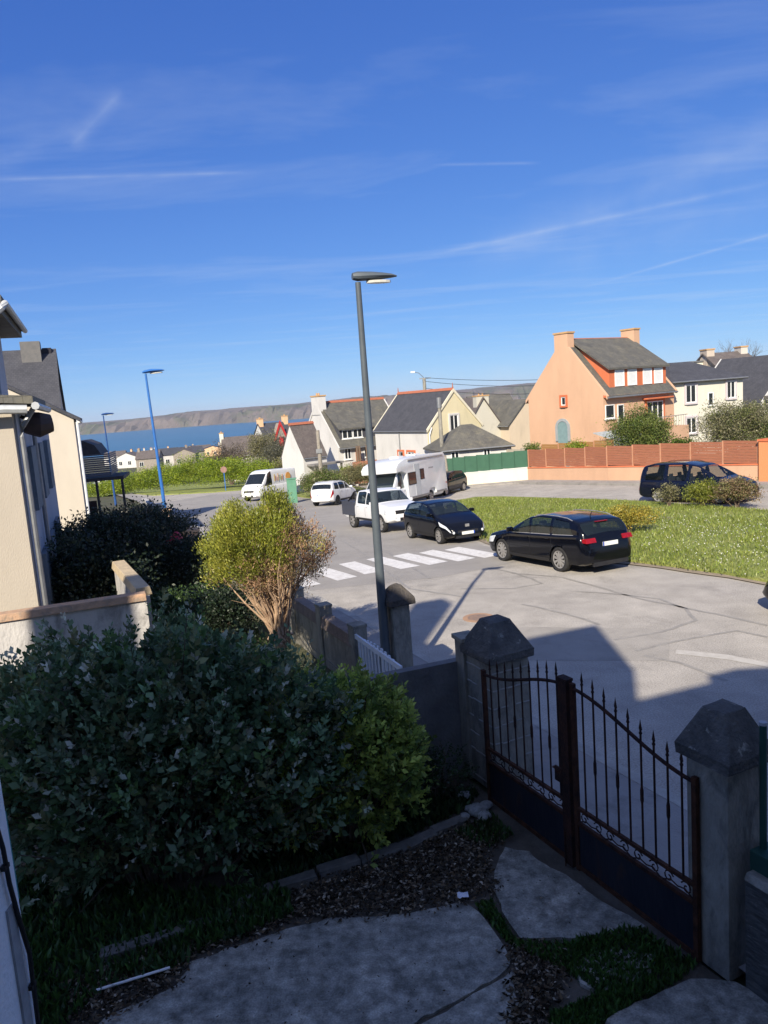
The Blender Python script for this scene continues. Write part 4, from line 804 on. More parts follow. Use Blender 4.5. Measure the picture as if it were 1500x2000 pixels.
# ------------------------------------------------------------------ vehicles
TYRE = mat('tyre_rubber', (.018, .018, .02), (.03, .03, .03), 12, .85); BLK = mat('black_trim', (.015, .015, .018), (.022, .022, .024), 8, .55)
ALLOY = mat('alloy', (.42, .41, .40), (.30, .29, .28), 9, .45, metal=.5); LAMPW = mat('clear_lamp', (.70, .73, .76), (.45, .48, .52), 14, .12, spec=.9); LAMPR = mat('red_lamp', (.30, .006, .010), (.18, .004, .008), 12, .3, spec=.5)
PLATE = mat('number_plate', (.75, .75, .72), (.66, .66, .62), 20, .5); BLUE = mat('plate_blue', (.02, .07, .4)); SEAT = mat('seat_fabric', (.05, .05, .055), (.035, .035, .04), 9, .9); GLC = glassmat('car_glass', (.015, .022, .024), .42); GLD = glassmat('dark_car_glass', (.012, .016, .018), .12)
def car(kind, loc, head, paintm, P, label, group=None, slope=True):
    """lofted body: sections along the length, glass set in cut openings, separate wheels, lamps and trim"""
    x0, y0 = loc; hx, hy = math.cos(head), math.sin(head)
    L, W = P['L'], P['W']; zg = g(x0, y0)
    pit = math.atan2(g(x0+hx*1.3, y0+hy*1.3)-g(x0-hx*1.3, y0-hy*1.3), 2.6); rol = math.atan2(g(x0-hy*.8, y0+hx*.8)-g(x0+hy*.8, y0-hx*.8), 1.6)
    root = empty(kind, (x0, y0, zg), 0, label, 'car' if P.get('cat') is None else P['cat'], group)
    root.rotation_euler = (Matrix.Rotation(head, 3, 'Z') @ Matrix.Rotation(-pit, 3, 'Y') @ Matrix.Rotation(rol, 3, 'X')).to_euler()
    top = sorted(P['top']); belt = sorted(P['belt']); bot = P.get('bot', .2); tum = P.get('tum', .36)
    NX = 110; xs = np.linspace(-L/2, L/2, NX)
    def sm(poly, x, r=.05):
        a = [p[0] for p in poly]; b = [p[1] for p in poly]; return sum(np.interp(x+d, a, b) for d in (-r, -r/2, 0, r/2, r))/5
    e0 = P.get('round', .42)
    def hw(x):
        d = L/2-abs(x); k = e0 if x > 0 else e0*.62; t = np.clip(d/k, 0, 1); return W/2*(1-.20*(1-t)**2.2) * (1-.03*np.clip((abs(x)-L*.3)/(L*.2), 0, 1))
    def sec(x):
        w_ = hw(x); zt = sm(top, x); zb_ = min(sm(belt, x), zt-.03); d = L/2-abs(x); zb = bot+.10*np.clip(1-d/.35, 0, 1); gh = zt-zb_
        tw = w_*(.95-tum*gh) if gh > .06 else w_*.93
        rr = [(0, zb), (.45*w_, zb), (.80*w_, zb), (.95*w_, zb+.05)]
        for k in range(1, 10): 
            f = k/10; rr.append((w_*(1.0-.035*(abs(f-.5)*2)**2+(.006 if .62 < f < .70 else 0)), zb+.05+(zb_-zb-.05)*f))
        rr.append((.955*w_, zb_-.012)); b0 = (.94*w_, zb_+.004); b1 = (tw, zt-min(.05, gh*.5))
        for k in range(0, 7): f = k/6; rr.append((b0[0]+(b1[0]-b0[0])*f+.018*math.sin(f*math.pi)*(gh > .2), b0[1]+(b1[1]-b0[1])*f))
        rr += [(tw*.965, zt-.012), (tw*.90, zt+.004)]
        for k in range(1, 7): f = k/6; rr.append((tw*.90*(1-f), zt+.004+.028*(1-(1-f)**2)))
        return rr
    G_ = np.array([sec(x) for x in xs]); NV = G_.shape[1]
    wr = P['wr']; wxs = P['wx']; ra = wr+.045
    V = np.zeros((NX, NV, 3)); V[:, :, 0] = xs[:, None]; V[:, :, 1:] = G_
    inside = np.zeros((NX, NV), bool)
    for wx in wxs:
        dx = V[:, :, 0]-wx; dz = V[:, :, 2]-wr; dist = np.hypot(dx, dz); m_ = (dist < ra) & (np.arange(NV)[None, :] >= 2) & (np.arange(NV)[None, :] < 13); inside |= m_
        k = np.where(m_, ra/np.maximum(dist, .02), 1); V[:, :, 0] = wx+dx*k; V[:, :, 2] = wr+dz*k
        V[:, :, 2] = np.where(m_ & (V[:, :, 2] < G_[:, :1, 1]), G_[:, :1, 1]+.0, V[:, :, 2])
    WB = 14      # first window row index; rows 14..20 are belt to roof edge
    wins = P['side']       # list of (x rear at belt, x front at belt, x rear at top, x front at top)
    def inwin(x, r, sh=0.02):
        for (a, b, c, d) in wins:
            lo = a+(c-a)*r+sh; hi = b+(d-b)*r-sh
            if .06 < r < .93 and lo < x < hi: return True
        return False
    screens = P['screens']  # list of (x0,x1) on the roof line
    vs = []; fs = []
    for sgn in (1, -1):
        b = len(vs); vs += [(p[0], p[1]*sgn, p[2]) for row in V for p in row]
        for i in range(NX-1):
            for j in range(NV-1):
                ins = [inside[i, j], inside[i+1, j], inside[i, j+1], inside[i+1, j+1]]
                if sum(ins) >= 4: continue
                xm = (xs[i]+xs[i+1])/2
                if WB <= j < WB+6 and inwin(xm, (j-WB+.5)/6, .035): continue
                if j >= WB+8 and any(a+.03 < xm < c-.03 for a, c in screens) and j < NV-0: continue
                q = (b+i*NV+j, b+(i+1)*NV+j, b+(i+1)*NV+j+1, b+i*NV+j+1); fs.append(q if sgn < 0 else q[::-1])
        for i in (0, NX-1):
            c = [b+i*NV+j for j in range(NV)]; fs.append(c)
    mb = MB(); mb.add(vs, fs); me = bpy.data.meshes.new('body'); me.from_pydata(mb.v, [], mb.f)
    bm = bmesh.new(); bm.from_mesh(me); bmesh.ops.remove_doubles(bm, verts=bm.verts, dist=.0008); bmesh.ops.recalc_face_normals(bm, faces=bm.faces); bm.to_mesh(me); bm.free()
    me.polygons.foreach_set('use_smooth', [True]*len(me.polygons)); me.set_sharp_from_angle(angle=R(38)); me.materials.append(paintm)
    body = bpy.data.objects.new('body', me); col.objects.link(body); body.parent = root
    def S(x, v, off_=.006):       # a point on the surface, v = index along the section
        p = sec(x); j = min(int(v), NV-2); f = v-j; a, c = p[j], p[j+1]; y = a[0]+(c[0]-a[0])*f; z = a[1]+(c[1]-a[1])*f; t = Vector((c[0]-a[0], c[1]-a[1])); n = Vector((t.y, -t.x)).normalized() if t.length > 1e-6 else Vector((1, 0))
        return (x, y+n.x*off_, z+n.y*off_)
    def patch(name, mt, xa, xb, va, vb, sgn, n=8, k=5, off_=.006, parent=None, xc=None, xd=None, th=.0):
        mb = MB(); pts = []
        for i in range(k+1):
            r = i/k; a = xa+((xc if xc is not None else xa)-xa)*r; b = xb+((xd if xd is not None else xb)-xb)*r
            for j in range(n+1): p = S(a+(b-a)*j/n, va+(vb-va)*r, off_); pts.append((p[0], p[1]*sgn, p[2]))
        mb.add(pts, [(i*(n+1)+j, i*(n+1)+j+1, (i+1)*(n+1)+j+1, (i+1)*(n+1)+j) for i in range(k) for j in range(n)])
        return mb.build(name, mt, parent or root, smooth=True)
    gl = P.get('glass', GLC)
    for sgn in (1, -1):
        for (a, b, c, d) in wins:
            o = patch('side_window', gl, a, b, WB+.25, WB+5.75, sgn, 10, 6, .005, xc=c, xd=d)
            if P.get('chrome'): patch('window_trim', ALLOY, a-.02, b+.02, WB-.35, WB+.25, sgn, 10, 1, .009, parent=o)
    for i, (a, c) in enumerate(screens):
        mb = MB(); pts = []; n = 14; mrows = 8
        for i_ in range(mrows+1):
            x = a+(c-a)*i_/mrows
            for j in range(n+1):
                t = -1+2*j/n; p = S(x, NV-1-(NV-1-(WB+7.6))*abs(t), .007); pts.append((x, p[1]*(1 if t > 0 else -1) if abs(t) > 0 else 0, p[2]))
        mb.add(pts, [(i_*(n+1)+j, i_*(n+1)+j+1, (i_+1)*(n+1)+j+1, (i_+1)*(n+1)+j) for i_ in range(mrows) for j in range(n)])
        mb.build('windscreen' if a > 0 else 'rear_window', gl, root, smooth=True)
    # dark inside of the arches and floor
    mb = MB(); mb.b2((-L/2+.25, -W/2+.20, bot+.02), (L/2-.25, W/2-.20, P['top'][0][1] if 0 else bot+.42)); mb.build('underbody', BLK, root)
    if P.get('seats', True):
        for sx_ in P.get('seatx', (.25, -.75)):
            for sy in (-.36, .36):
                mb = MB(); mb.box((sx_-.22, sy, .86), (.14, .46, .56)); mb.box((sx_-.24, sy, 1.2), (.09, .24, .16)); mb.build('seat', SEAT, root, bevel=.03)
    for wx in wxs:
        for sgn in (1, -1):
            yy = W/2-.115; mb = MB(); ring = [(.70, -.10), (.92, -.105), (1.0, -.075), (1.0, .075), (.92, .105), (.72, .10), (.68, .03)]; n = 28
            vv = []; ff = []
            for k in range(n):
                a = 2*math.pi*k/n
                for r_, o_ in ring: vv.append((wx+wr*r_*math.cos(a), sgn*(yy+o_), wr+wr*r_*math.sin(a)))
            m2 = len(ring)
            for k in range(n):
                for j in range(m2-1): ff.append((k*m2+j, ((k+1) % n)*m2+j, ((k+1) % n)*m2+j+1, k*m2+j+1))
            mb.add(vv, ff); wh_ = mb.build('wheel', TYRE, root, auto=50)
            mb = MB(); ns_ = P.get('spokes', 5); rr = wr*.72
            mb.tube([(wx, sgn*(yy+.02), wr), (wx, sgn*(yy+.088), wr)], .055, 12)
            for k in range(n):
                a0, a1 = 2*math.pi*k/n, 2*math.pi*(k+1)/n
                pr = [(wx+q*math.cos(a), sgn*(yy+o_), wr+q*math.sin(a)) for a in (a0, a1) for q, o_ in ((rr*.88, .085), (rr, .095))]
                mb.add(pr, [(0, 1, 3, 2)])
            for k in range(ns_):
                a = 2*math.pi*(k+.3)/ns_; dxy = Vector((math.cos(a), 0, math.sin(a))); px_ = Vector((-math.sin(a), 0, math.cos(a))); c0 = Vector((wx, sgn*(yy+.08), wr)); w0, w1 = P.get('spw', (.04, .055))
                mb.add([c0+dxy*.03+px_*w0, c0+dxy*.03-px_*w0, c0+dxy*rr*.95-px_*w1, c0+dxy*rr*.95+px_*w1, c0+dxy*.03+px_*w0-Vector((0, sgn*.03, 0)), c0+dxy*.03-px_*w0-Vector((0, sgn*.03, 0)), c0+dxy*rr*.95-px_*w1-Vector((0, sgn*.03, 0)), c0+dxy*rr*.95+px_*w1-Vector((0, sgn*.03, 0))], [(0, 1, 2, 3), (0, 4, 5, 1), (2, 6, 7, 3), (1, 5, 6, 2), (3, 7, 4, 0)])
            mb.build('rim', P.get('rim', ALLOY), wh_)
            mb = MB(); mb.tube([(wx, sgn*(yy-.09), wr), (wx, sgn*(yy+.0), wr)], wr*.60, 20); mb.build('brake_disc', BLK, wh_)
    for sgn in (1, -1):
        hl = P['lamp']; patch('headlight', LAMPW, L/2-hl[0], L/2-.012, hl[1], hl[2], sgn, 8, 4, .012, xc=L/2-hl[0]*1.25, xd=L/2-.05)
        tl = P['tail']
        if P.get('tailbox'):
            q = P['tailbox']; mb = MB(); mb.add([(q[0], sgn*q[2], q[4]), (q[0], sgn*(q[3]-.03), q[4]), (q[1], sgn*q[3], q[4]+.02), (q[0]+.05, sgn*q[2], q[5]), (q[0]+.05, sgn*(q[3]-.05), q[5]), (q[1], sgn*(q[3]-.02), q[5]-.01), (q[1], sgn*q[2], q[4]), (q[1], sgn*q[2], q[5])], [(0, 1, 4, 3), (1, 2, 5, 4), (3, 4, 5, 7), (0, 6, 2, 1), (0, 3, 7, 6)]); mb.build('tail_light', LAMPR, root, bevel=.006)
        else: patch('tail_light', LAMPR, -L/2+.006, -L/2+tl[0], tl[1], tl[2], sgn, 6, 4, .012)
        if P.get('fog'): mb = MB(); mb.tube([(L/2-.09, sgn*W*.34, bot+.24), (L/2+.005, sgn*W*.34, bot+.24)], .05, 10); mb.build('fog_light', LAMPW, root)
        for dx_ in P['doors']:
            patch('door_gap', BLK, dx_-.006, dx_+.006, 5, 13.2, sgn, 1, 8, .003, parent=body)
        for dx_ in P['handles']:
            mb = MB(); p = S(dx_, 11.6, .02); mb.box((p[0], p[1]*sgn, p[2]), (.17, .03, .03)); mb.build('door_handle', P.get('handle', paintm), body, bevel=.008)
        mx_ = P['mirror']; p = S(mx_, 14, .0); mb = MB(); mb.box((mx_, (p[1]+.10)*sgn, p[2]+.10), (.10, .20, .13)); mb.tube([(mx_, p[1]*sgn, p[2]+.03), (mx_, (p[1]+.08)*sgn, p[2]+.08)], .02, 6); mb.build('wing_mirror', P.get('mirrorm', paintm), root, bevel=.03)
        if P.get('rails'):
            mb = MB(); a, c = P['rails']; mb.tube([(a+(c-a)*k/8, S(a+(c-a)*k/8, WB+7, .0)[1]*sgn*.98, S(a+(c-a)*k/8, WB+7, 0)[2]+.045*(0 < k < 8)) for k in range(9)], .014, 6); mb.build('roof_rail', P.get('railm', BLK), root)
        patch('sill', BLK, wxs[1]+wr+.08, wxs[0]-wr-.08, 2.4, 4.3, sgn, 6, 3, .008)
    zt = sm(top, L/2); zp = P.get('platez', (.36, .62))
    mb = MB(); mb.b2((L/2+.004, -.26, zp[0]), (L/2+.018, .26, zp[0]+.11)); fp = mb.build('number_plate', PLATE, root)
    mb = MB(); mb.b2((-L/2-.018, -.26, zp[1]), (-L/2-.004, .26, zp[1]+.11)); rp_ = mb.build('number_plate', PLATE, root)
    mb = MB(); mb.b2((L/2+.018, .215, zp[0]), (L/2+.02, .26, zp[0]+.11)); mb.build('plate_band', BLUE, fp)
    mb = MB(); mb.b2((-L/2-.02, .215, zp[1]), (-L/2-.018, .26, zp[1]+.11)); mb.build('plate_band', BLUE, rp_)
    mb = MB(); gz = P.get('grille', (.24, .34)); mb.b2((L/2-.03, -.42, gz[0]), (L/2+.003, .42, gz[1])); 
    if P.get('grille2'): q = P['grille2']; mb.b2((L/2-.16, -q[2], q[0]), (L/2-q[3], q[2], q[1]))
    mb.build('grille', P.get('grillem', BLK), root)
    return root
def at_wheels(fw, rw_, W, side):
    """centre and heading of a vehicle from the road contact points of its two visible wheels; side +1: they are the left wheels"""
    f, r_ = Vector(fw), Vector(rw_); h = (f-r_).normalized(); left = Vector((-h.y, h.x)); c = (f+r_)/2-left*side*(W/2-.1)
    return (c.x, c.y), math.atan2(h.y, h.x)
BLACKP = paint('black_car_paint', (.003, .0035, .006), .10, coat=.0); WHITEP = paint('white_car_paint', (.74, .75, .76), .3); NAVYP = paint('navy_car_paint', (.004, .006, .018), .12, coat=.1); GREYP = paint('offwhite_gelcoat', (.68, .70, .72), .35, coat=.3)
c_, h_ = at_wheels((3.62, 23.05), (4.80, 20.62), 1.82, 1)
wagon = car('estate_car', c_, h_, BLACKP, dict(L=4.68, W=1.82, wx=(1.42, -1.28), wr=.345, spokes=10, spw=(.02, .034), top=[(2.36, .50), (2.3, .70), (2.1, .80), (1.6, .92), (1.05, 1.0), (.62, 1.22), (.2, 1.41), (-.3, 1.485), (-1.0, 1.48), (-1.7, 1.43), (-1.98, 1.36), (-2.22, 1.06), (-2.30, .96), (-2.34, .62)],
     belt=[(2.36, .46), (2.1, .74), (1.05, .93), (-1.2, 1.01), (-2.1, 1.06), (-2.34, .6)], side=[(.02, 1.0, .12, .38), (-.90, -.05, -.86, .05), (-1.86, -1.02, -1.62, -.95)], screens=[(.36, 1.02), (-2.23, -1.99)], lamp=(.5, 9, 12.5), tail=(.34, 9.2, 12.8), tailbox=(-2.345, -2.08, .46, .835, .86, .98), doors=(1.0, -.02, -.98), handles=(.15, -.83), mirror=.86, chrome=True, rails=(-1.7, .0), railm=ALLOY, platez=(.36, .74), grille=(.24, .32), grille2=(.5, .64, .45, .06), fog=True), 'black estate car parked tail towards the camera beside the grass')
mb = MB(); mb.b2((-2.352, -.60, .22), (-2.30, .60, .33)); mb.build('rear_valance', BLK, wagon); mb = MB(); mb.tube([(-1.6, 0, 1.47), (-1.68, 0, 1.60)], .012, 6); mb.build('aerial', BLK, wagon)
mb = MB(); mb.b2((-2.06, -.2, 1.362), (-1.98, .2, 1.375)); mb.build('brake_light', LAMPR, wagon)
c_, h_ = at_wheels((2.02, 27.85), (1.03, 30.25), 1.74, -1)
hatch = car('hatchback', c_, h_, BLACKP, dict(L=4.03, W=1.74, wx=(1.28, -1.26), wr=.305, spokes=9, spw=(.02, .03), round=.6, top=[(2.02, .46), (1.98, .60), (1.8, .74), (1.3, .93), (1.0, 1.02), (.5, 1.27), (.1, 1.41), (-.4, 1.47), (-1.1, 1.45), (-1.55, 1.36), (-1.85, 1.02), (-1.96, .9), (-2.01, .55)],
     belt=[(2.02, .42), (1.8, .68), (1.0, .95), (-1.2, 1.02), (-1.8, 1.02), (-2.01, .5)], side=[(-.28, .95, -.2, .28), (-1.5, -.36, -1.3, -.28)], screens=[(.2, .98), (-1.84, -1.58)], lamp=(.55, 10.9, 13.0), tail=(.3, 9.2, 12.8), doors=(.98, -.32), handles=(-.15,), mirror=.72, platez=(.34, .7), grille=(.42, .5), grille2=(.22, .32, .5, -.004), fog=True, mirrorm=BLACKP), 'black three door hatchback parked nose towards the camera on the zebra crossing')
mb = MB(); mb.box((1.97, 0, .66), (.03, .16, .10)); mb.build('bonnet_badge', ALLOY, hatch)
c_, h_ = at_wheels((-.12, 33.1), (-1.45, 35.95), 1.85, -1)
DKBED = paint('dark_navy_bed', (.05, .055, .075), .5, coat=.1)
pick = car('pickup_truck', c_, h_, WHITEP, dict(cat='pickup truck', L=5.2, W=1.86, bot=.42, tum=.22, wx=(1.62, -1.53), wr=.385, spokes=6, top=[(2.6, .82), (2.56, 1.02), (2.3, 1.10), (1.6, 1.20), (1.2, 1.24), (.85, 1.50), (.5, 1.72), (-.1, 1.80), (-.8, 1.77), (-.98, 1.70), (-1.06, 1.16), (-2.55, 1.14), (-2.6, .7)],
     belt=[(2.6, .74), (2.3, 1.02), (1.2, 1.15), (-1.0, 1.2), (-1.06, 1.12), (-2.6, .66)], side=[(.12, 1.05, .2, .62), (-.82, .05, -.78, .12)], screens=[(.56, 1.18)], lamp=(.5, 8.8, 12.6), tail=(.12, 8, 12), doors=(1.1, .08, -.92), handles=(.3, -.7), mirror=.95, platez=(.56, .6), grille=(.52, .66), grille2=(.82, .98, .62, -.004), fog=True, mirrorm=WHITEP), 'white pickup truck with a dark loading bed behind the thin grey lamp post')
mb = MB(); mb.b2((-2.63, -.945, .62), (-1.08, -.925, 1.26)); mb.b2((-2.63, .925, .62), (-1.08, .945, 1.26)); mb.b2((-2.64, -.94, .6), (-2.6, .94, 1.26)); mb.b2((-2.6, -.93, 1.15), (-1.08, .93, 1.2)); lb = mb.build('loading_bed', DKBED, pick)
mb = MB(); 
for s in (-.8, .8): mb.tube([(-1.2, s, 1.2), (-1.25, s, 1.72), (-2.1, s, 1.25)], .035, 8)
mb.tube([(-1.25, -.8, 1.72), (-1.25, .8, 1.72)], .035, 8); mb.build('roll_bar', BLK, pick)
c_, h_ = at_wheels((-1.98, 53.0), (-3.12, 50.3), 1.75, -1)
car('compact_suv', c_, h_, WHITEP, dict(L=4.1, W=1.75, bot=.25, wx=(1.25, -1.3), wr=.32, spokes=6, top=[(2.05, .6), (2.0, .85), (1.4, .98), (1.0, 1.05), (.3, 1.48), (-.3, 1.56), (-1.4, 1.54), (-1.75, 1.47), (-1.93, 1.08), (-2.0, 1.0), (-2.05, .6)],
     belt=[(2.05, .55), (1.4, .85), (1.0, .98), (-1.9, 1.08), (-2.05, .55)], side=[(.02, .92, .1, .35), (-.85, -.06, -.82, .02), (-1.6, -.95, -1.45, -.9)], screens=[(.36, .96), (-1.92, -1.77)], lamp=(.4, 9, 12.5), tail=(.22, 9, 13), doors=(.95, -.02, -.9), handles=(.15, -.75), mirror=.75, rails=(-1.5, .0), railm=WHITEP, platez=(.4, .72), glass=GLD, rim=BLK), 'small white hatchback with roof rails seen from behind, left of the camper')
c_, h_ = at_wheels((14.5, 31.7), (12.05, 34.75), 1.86, -1)
mv = car('minivan', c_, h_, NAVYP, dict(cat='minivan', L=4.85, W=1.86, bot=.24, tum=.30, wx=(1.5, -1.35), wr=.325, spokes=7, spw=(.04, .05), top=[(2.42, .55), (2.36, .80), (1.9, .98), (1.5, 1.08), (1.0, 1.38), (.5, 1.64), (-.2, 1.75), (-1.7, 1.74), (-2.12, 1.66), (-2.36, 1.05), (-2.41, .6)],
     belt=[(2.42, .5), (1.9, .88), (1.4, .98), (-2.2, 1.06), (-2.41, .55)], side=[(1.12, 1.42, .72, .76), (.12, 1.02, .2, .64), (-.92, .02, -.88, .12), (-2.02, -1.06, -1.9, -1.02)], screens=[(.62, 1.46), (-2.34, -2.14)], lamp=(.4, 9.5, 12.5), tail=(.14, 8.5, 12.8), doors=(1.1, .08, -1.0), handles=(.2, -.8), mirror=1.0, rails=(-1.8, .1), platez=(.38, .8), seatx=(.2, -.75), glass=glassmat('clear_car_glass', (.015, .022, .024), .72)), 'dark navy minivan parked on the far road behind the clipped bushes')
c_ = (4.15, 51.0)
car('dark_car', c_, math.atan2(-.80, -.52), NAVYP, dict(L=4.0, W=1.72, wx=(1.25, -1.25), wr=.3, spokes=7, top=[(2.0, .5), (1.95, .68), (1.3, .9), (.95, 1.0), (.2, 1.40), (-.5, 1.46), (-1.5, 1.38), (-1.85, 1.0), (-2.0, .6)], belt=[(2.0, .45), (1.3, .8), (.95, .92), (-1.8, 1.0), (-2.0, .55)],
     side=[(-.1, .9, .0, .3), (-1.3, -.2, -1.2, -.15)], screens=[(.25, .93)], lamp=(.5, 9.5, 12.5), tail=(.3, 9, 12), doors=(.9, -.15), handles=(.0,), mirror=.7, platez=(.34, .7), fog=True, seats=False), 'dark blue car half hidden behind the rear of the camper')
hn = car('black_car', (9.34, 14.25), math.atan2(.9, -.43), BLACKP, dict(L=4.03, W=1.74, wx=(1.28, -1.26), wr=.305, spokes=9, spw=(.02, .03), top=[(2.02, .46), (1.98, .60), (1.8, .74), (1.3, .93), (1.0, 1.02), (.1, 1.41), (-.4, 1.47), (-1.1, 1.45), (-1.55, 1.36), (-1.85, 1.02), (-2.01, .55)], belt=[(2.02, .42), (1.8, .68), (1.0, .95), (-1.8, 1.02), (-2.01, .5)],
     side=[(-.28, .95, -.2, .28), (-1.5, -.36, -1.3, -.28)], screens=[(.2, .98)], lamp=(.03, 9.8, 10.1), tail=(.3, 9.2, 12.8), doors=(.98,), handles=(), mirror=.72, seats=False), 'black car parked by the grass, only its bumper corner showing at the right edge')
# white delivery van, and a far one below the carport
def van(loc, head, label, deco=True, sc=1.0, group=None):
    v = car('delivery_van', loc, head, WHITEP, dict(cat='van', L=5.2, W=2.0, bot=.28, tum=.05, round=.5, wx=(1.75, -1.55), wr=.34, spokes=6, top=[(2.6, .62), (2.54, 1.0), (2.3, 1.16), (2.0, 1.28), (1.7, 1.62), (1.3, 2.12), (1.0, 2.30), (.6, 2.38), (-2.45, 2.36), (-2.55, 2.28), (-2.6, .7)],
        belt=[(2.6, .55), (2.3, 1.0), (1.9, 1.15), (-2.5, 1.25), (-2.6, .6)], side=[(.75, 1.75, .82, 1.25)], screens=[(1.32, 1.98)], lamp=(.45, 9.5, 12.8), tail=(.1, 8, 13), doors=(1.75, .68, -.6), handles=(.9,), mirror=1.55, platez=(.42, .8), grille=(.36, .5), grille2=(.72, .86, .5, -.004), mirrorm=BLK, seatx=(.9,), glass=GLD), label, group)
    if deco:
        mb = MB(); mb.tube([(-1.3, .985, 1.75), (-1.3, .995, 1.75)], .32, 20); mb.build('orange_emblem', mat('orange_vinyl', (.75, .32, .06), (.7, .38, .12), 4, .5), v)
        for k, (x_, w_, h0, h1, c) in enumerate([(.45, .10, 1.45, 2.0, (.65, .45, .12)), (.25, .08, 1.5, 1.85, (.70, .30, .25)), (.0, .12, 1.45, 2.05, (.75, .5, .3)), (-.3, .1, 1.5, 1.9, (.5, .55, .2)), (-.55, .12, 1.48, 1.95, (.72, .42, .2))]):
            mb = MB(); mb.b2((x_-w_/2, .985, h0), (x_+w_/2, .993, h1)); mb.build('painted_figure', mat('vinyl_%d' % k, c, None, 4, .5), v)
    return v
van((-9.2, 62.6), math.atan2(-.86, -.52), 'white delivery van with an orange emblem on its side, parked by the hedge')
van((-45, 127), math.atan2(-.5, -.87), 'small far white van seen under the slatted carport', deco=False)
# motorhome
mh_loc = (1.35, 45.5); mh_head = math.atan2(-.86, -.51)
mo = car('motorhome', mh_loc, mh_head, GREYP, dict(cat='motorhome', L=7.0, W=2.02, bot=.30, tum=.10, round=.5, wx=(2.5, -1.45), wr=.345, spokes=6, top=[(3.5, .62), (3.44, 1.0), (3.2, 1.16), (2.9, 1.28), (2.5, 1.72), (2.15, 2.1), (1.9, 2.2), (1.5, 2.2), (1.2, 2.0), (-3.4, 1.9), (-3.5, .8)],
     belt=[(3.5, .55), (3.2, 1.0), (2.8, 1.15), (1.2, 1.2), (-3.4, 1.2), (-3.5, .7)], side=[(1.72, 2.55, 1.78, 2.2)], screens=[(2.16, 2.86)], lamp=(.45, 9.5, 12.8), tail=(.1, 8, 12), doors=(2.6, 1.6), handles=(1.8,), mirror=2.5, platez=(.42, .8), grille=(.36, .5), grille2=(.72, .86, .5, -.004), mirrorm=GREYP, seatx=(2.0,)), 'large white motorhome parked behind the white pickup truck')
mb = MB(); prof = [(-3.5, .50), (-3.52, 2.70), (-3.35, 2.88), (.6, 2.90), (1.7, 2.82), (2.5, 2.62), (2.78, 2.38), (2.74, 2.12), (2.15, 2.16), (1.62, 2.0), (1.55, .50), (-1.0, .50), (-1.0, .72), (-1.12, .86), (-1.78, .86), (-1.9, .72), (-1.9, .50)]
mb.prism([(x, 0, z) for x, z in prof], (0, -1.16, 0), (0, 1.16, 0)); coach = mb.build('coach_body', GREYP, mo, bevel=.05, auto=35)
for x_, z0_, w_, hh in ((1.02, 1.30, .95, .72), (-.25, 1.5, .5, .62)):
    mb = MB(); mb.b2((x_-w_/2, 1.155, z0_), (x_+w_/2, 1.185, z0_+hh)); f_ = mb.build('coach_window', BLK, coach, bevel=.02); mb = MB(); mb.b2((x_-w_/2+.04, 1.186, z0_+.04), (x_+w_/2-.04, 1.19, z0_+hh-.04)); mb.build('pane', GLS, f_)
mb = MB(); mb.b2((.05, 1.16, .62), (.68, 1.175, 2.45)); mb.build('door_frame', mat('pale_grey_trim', (.48, .50, .52)), coach)
mb = MB(); mb.b2((-3.3, 1.16, .52), (-1.95, 1.18, .62)); mb.b2((-.95, 1.16, .52), (1.5, 1.18, .62)); mb.build('skirt_trim', ZINC, coach)
mb = MB(); mb.tube([(-3.1, 1.17, 2.72), (1.4, 1.17, 2.72)], .05, 8); mb.build('awning_rail', ALLOY, coach)
for k in range(5):
    mb = MB(); mb.prism([(-1.2-k*.13, 0, 2.05), (-1.12-k*.13, 0, 2.05), (-1.17-k*.13, 0, 2.13), (-1.25-k*.13, 0, 2.13)], (0, 1.16, 0), (0, 1.168, 0)); mb.build('grey_mark', ZINC, coach)
mb = MB(); mb.b2((-3.53, .85, 1.0), (-3.515, 1.1, 1.3)); mb.b2((-3.4, 1.16, .95), (-3.3, 1.17, 1.05)); mb.build('tail_light', LAMPR, coach)
mb = MB(); mb.b2((-2.2, -.5, 2.9), (-1.6, .1, 2.99)); mb.build('roof_hatch', PVC, coach)
mb = MB(); mb.b2((.1, -.4, 2.9), (.7, .2, 2.99)); mb.build('roof_hatch', PVC, coach)

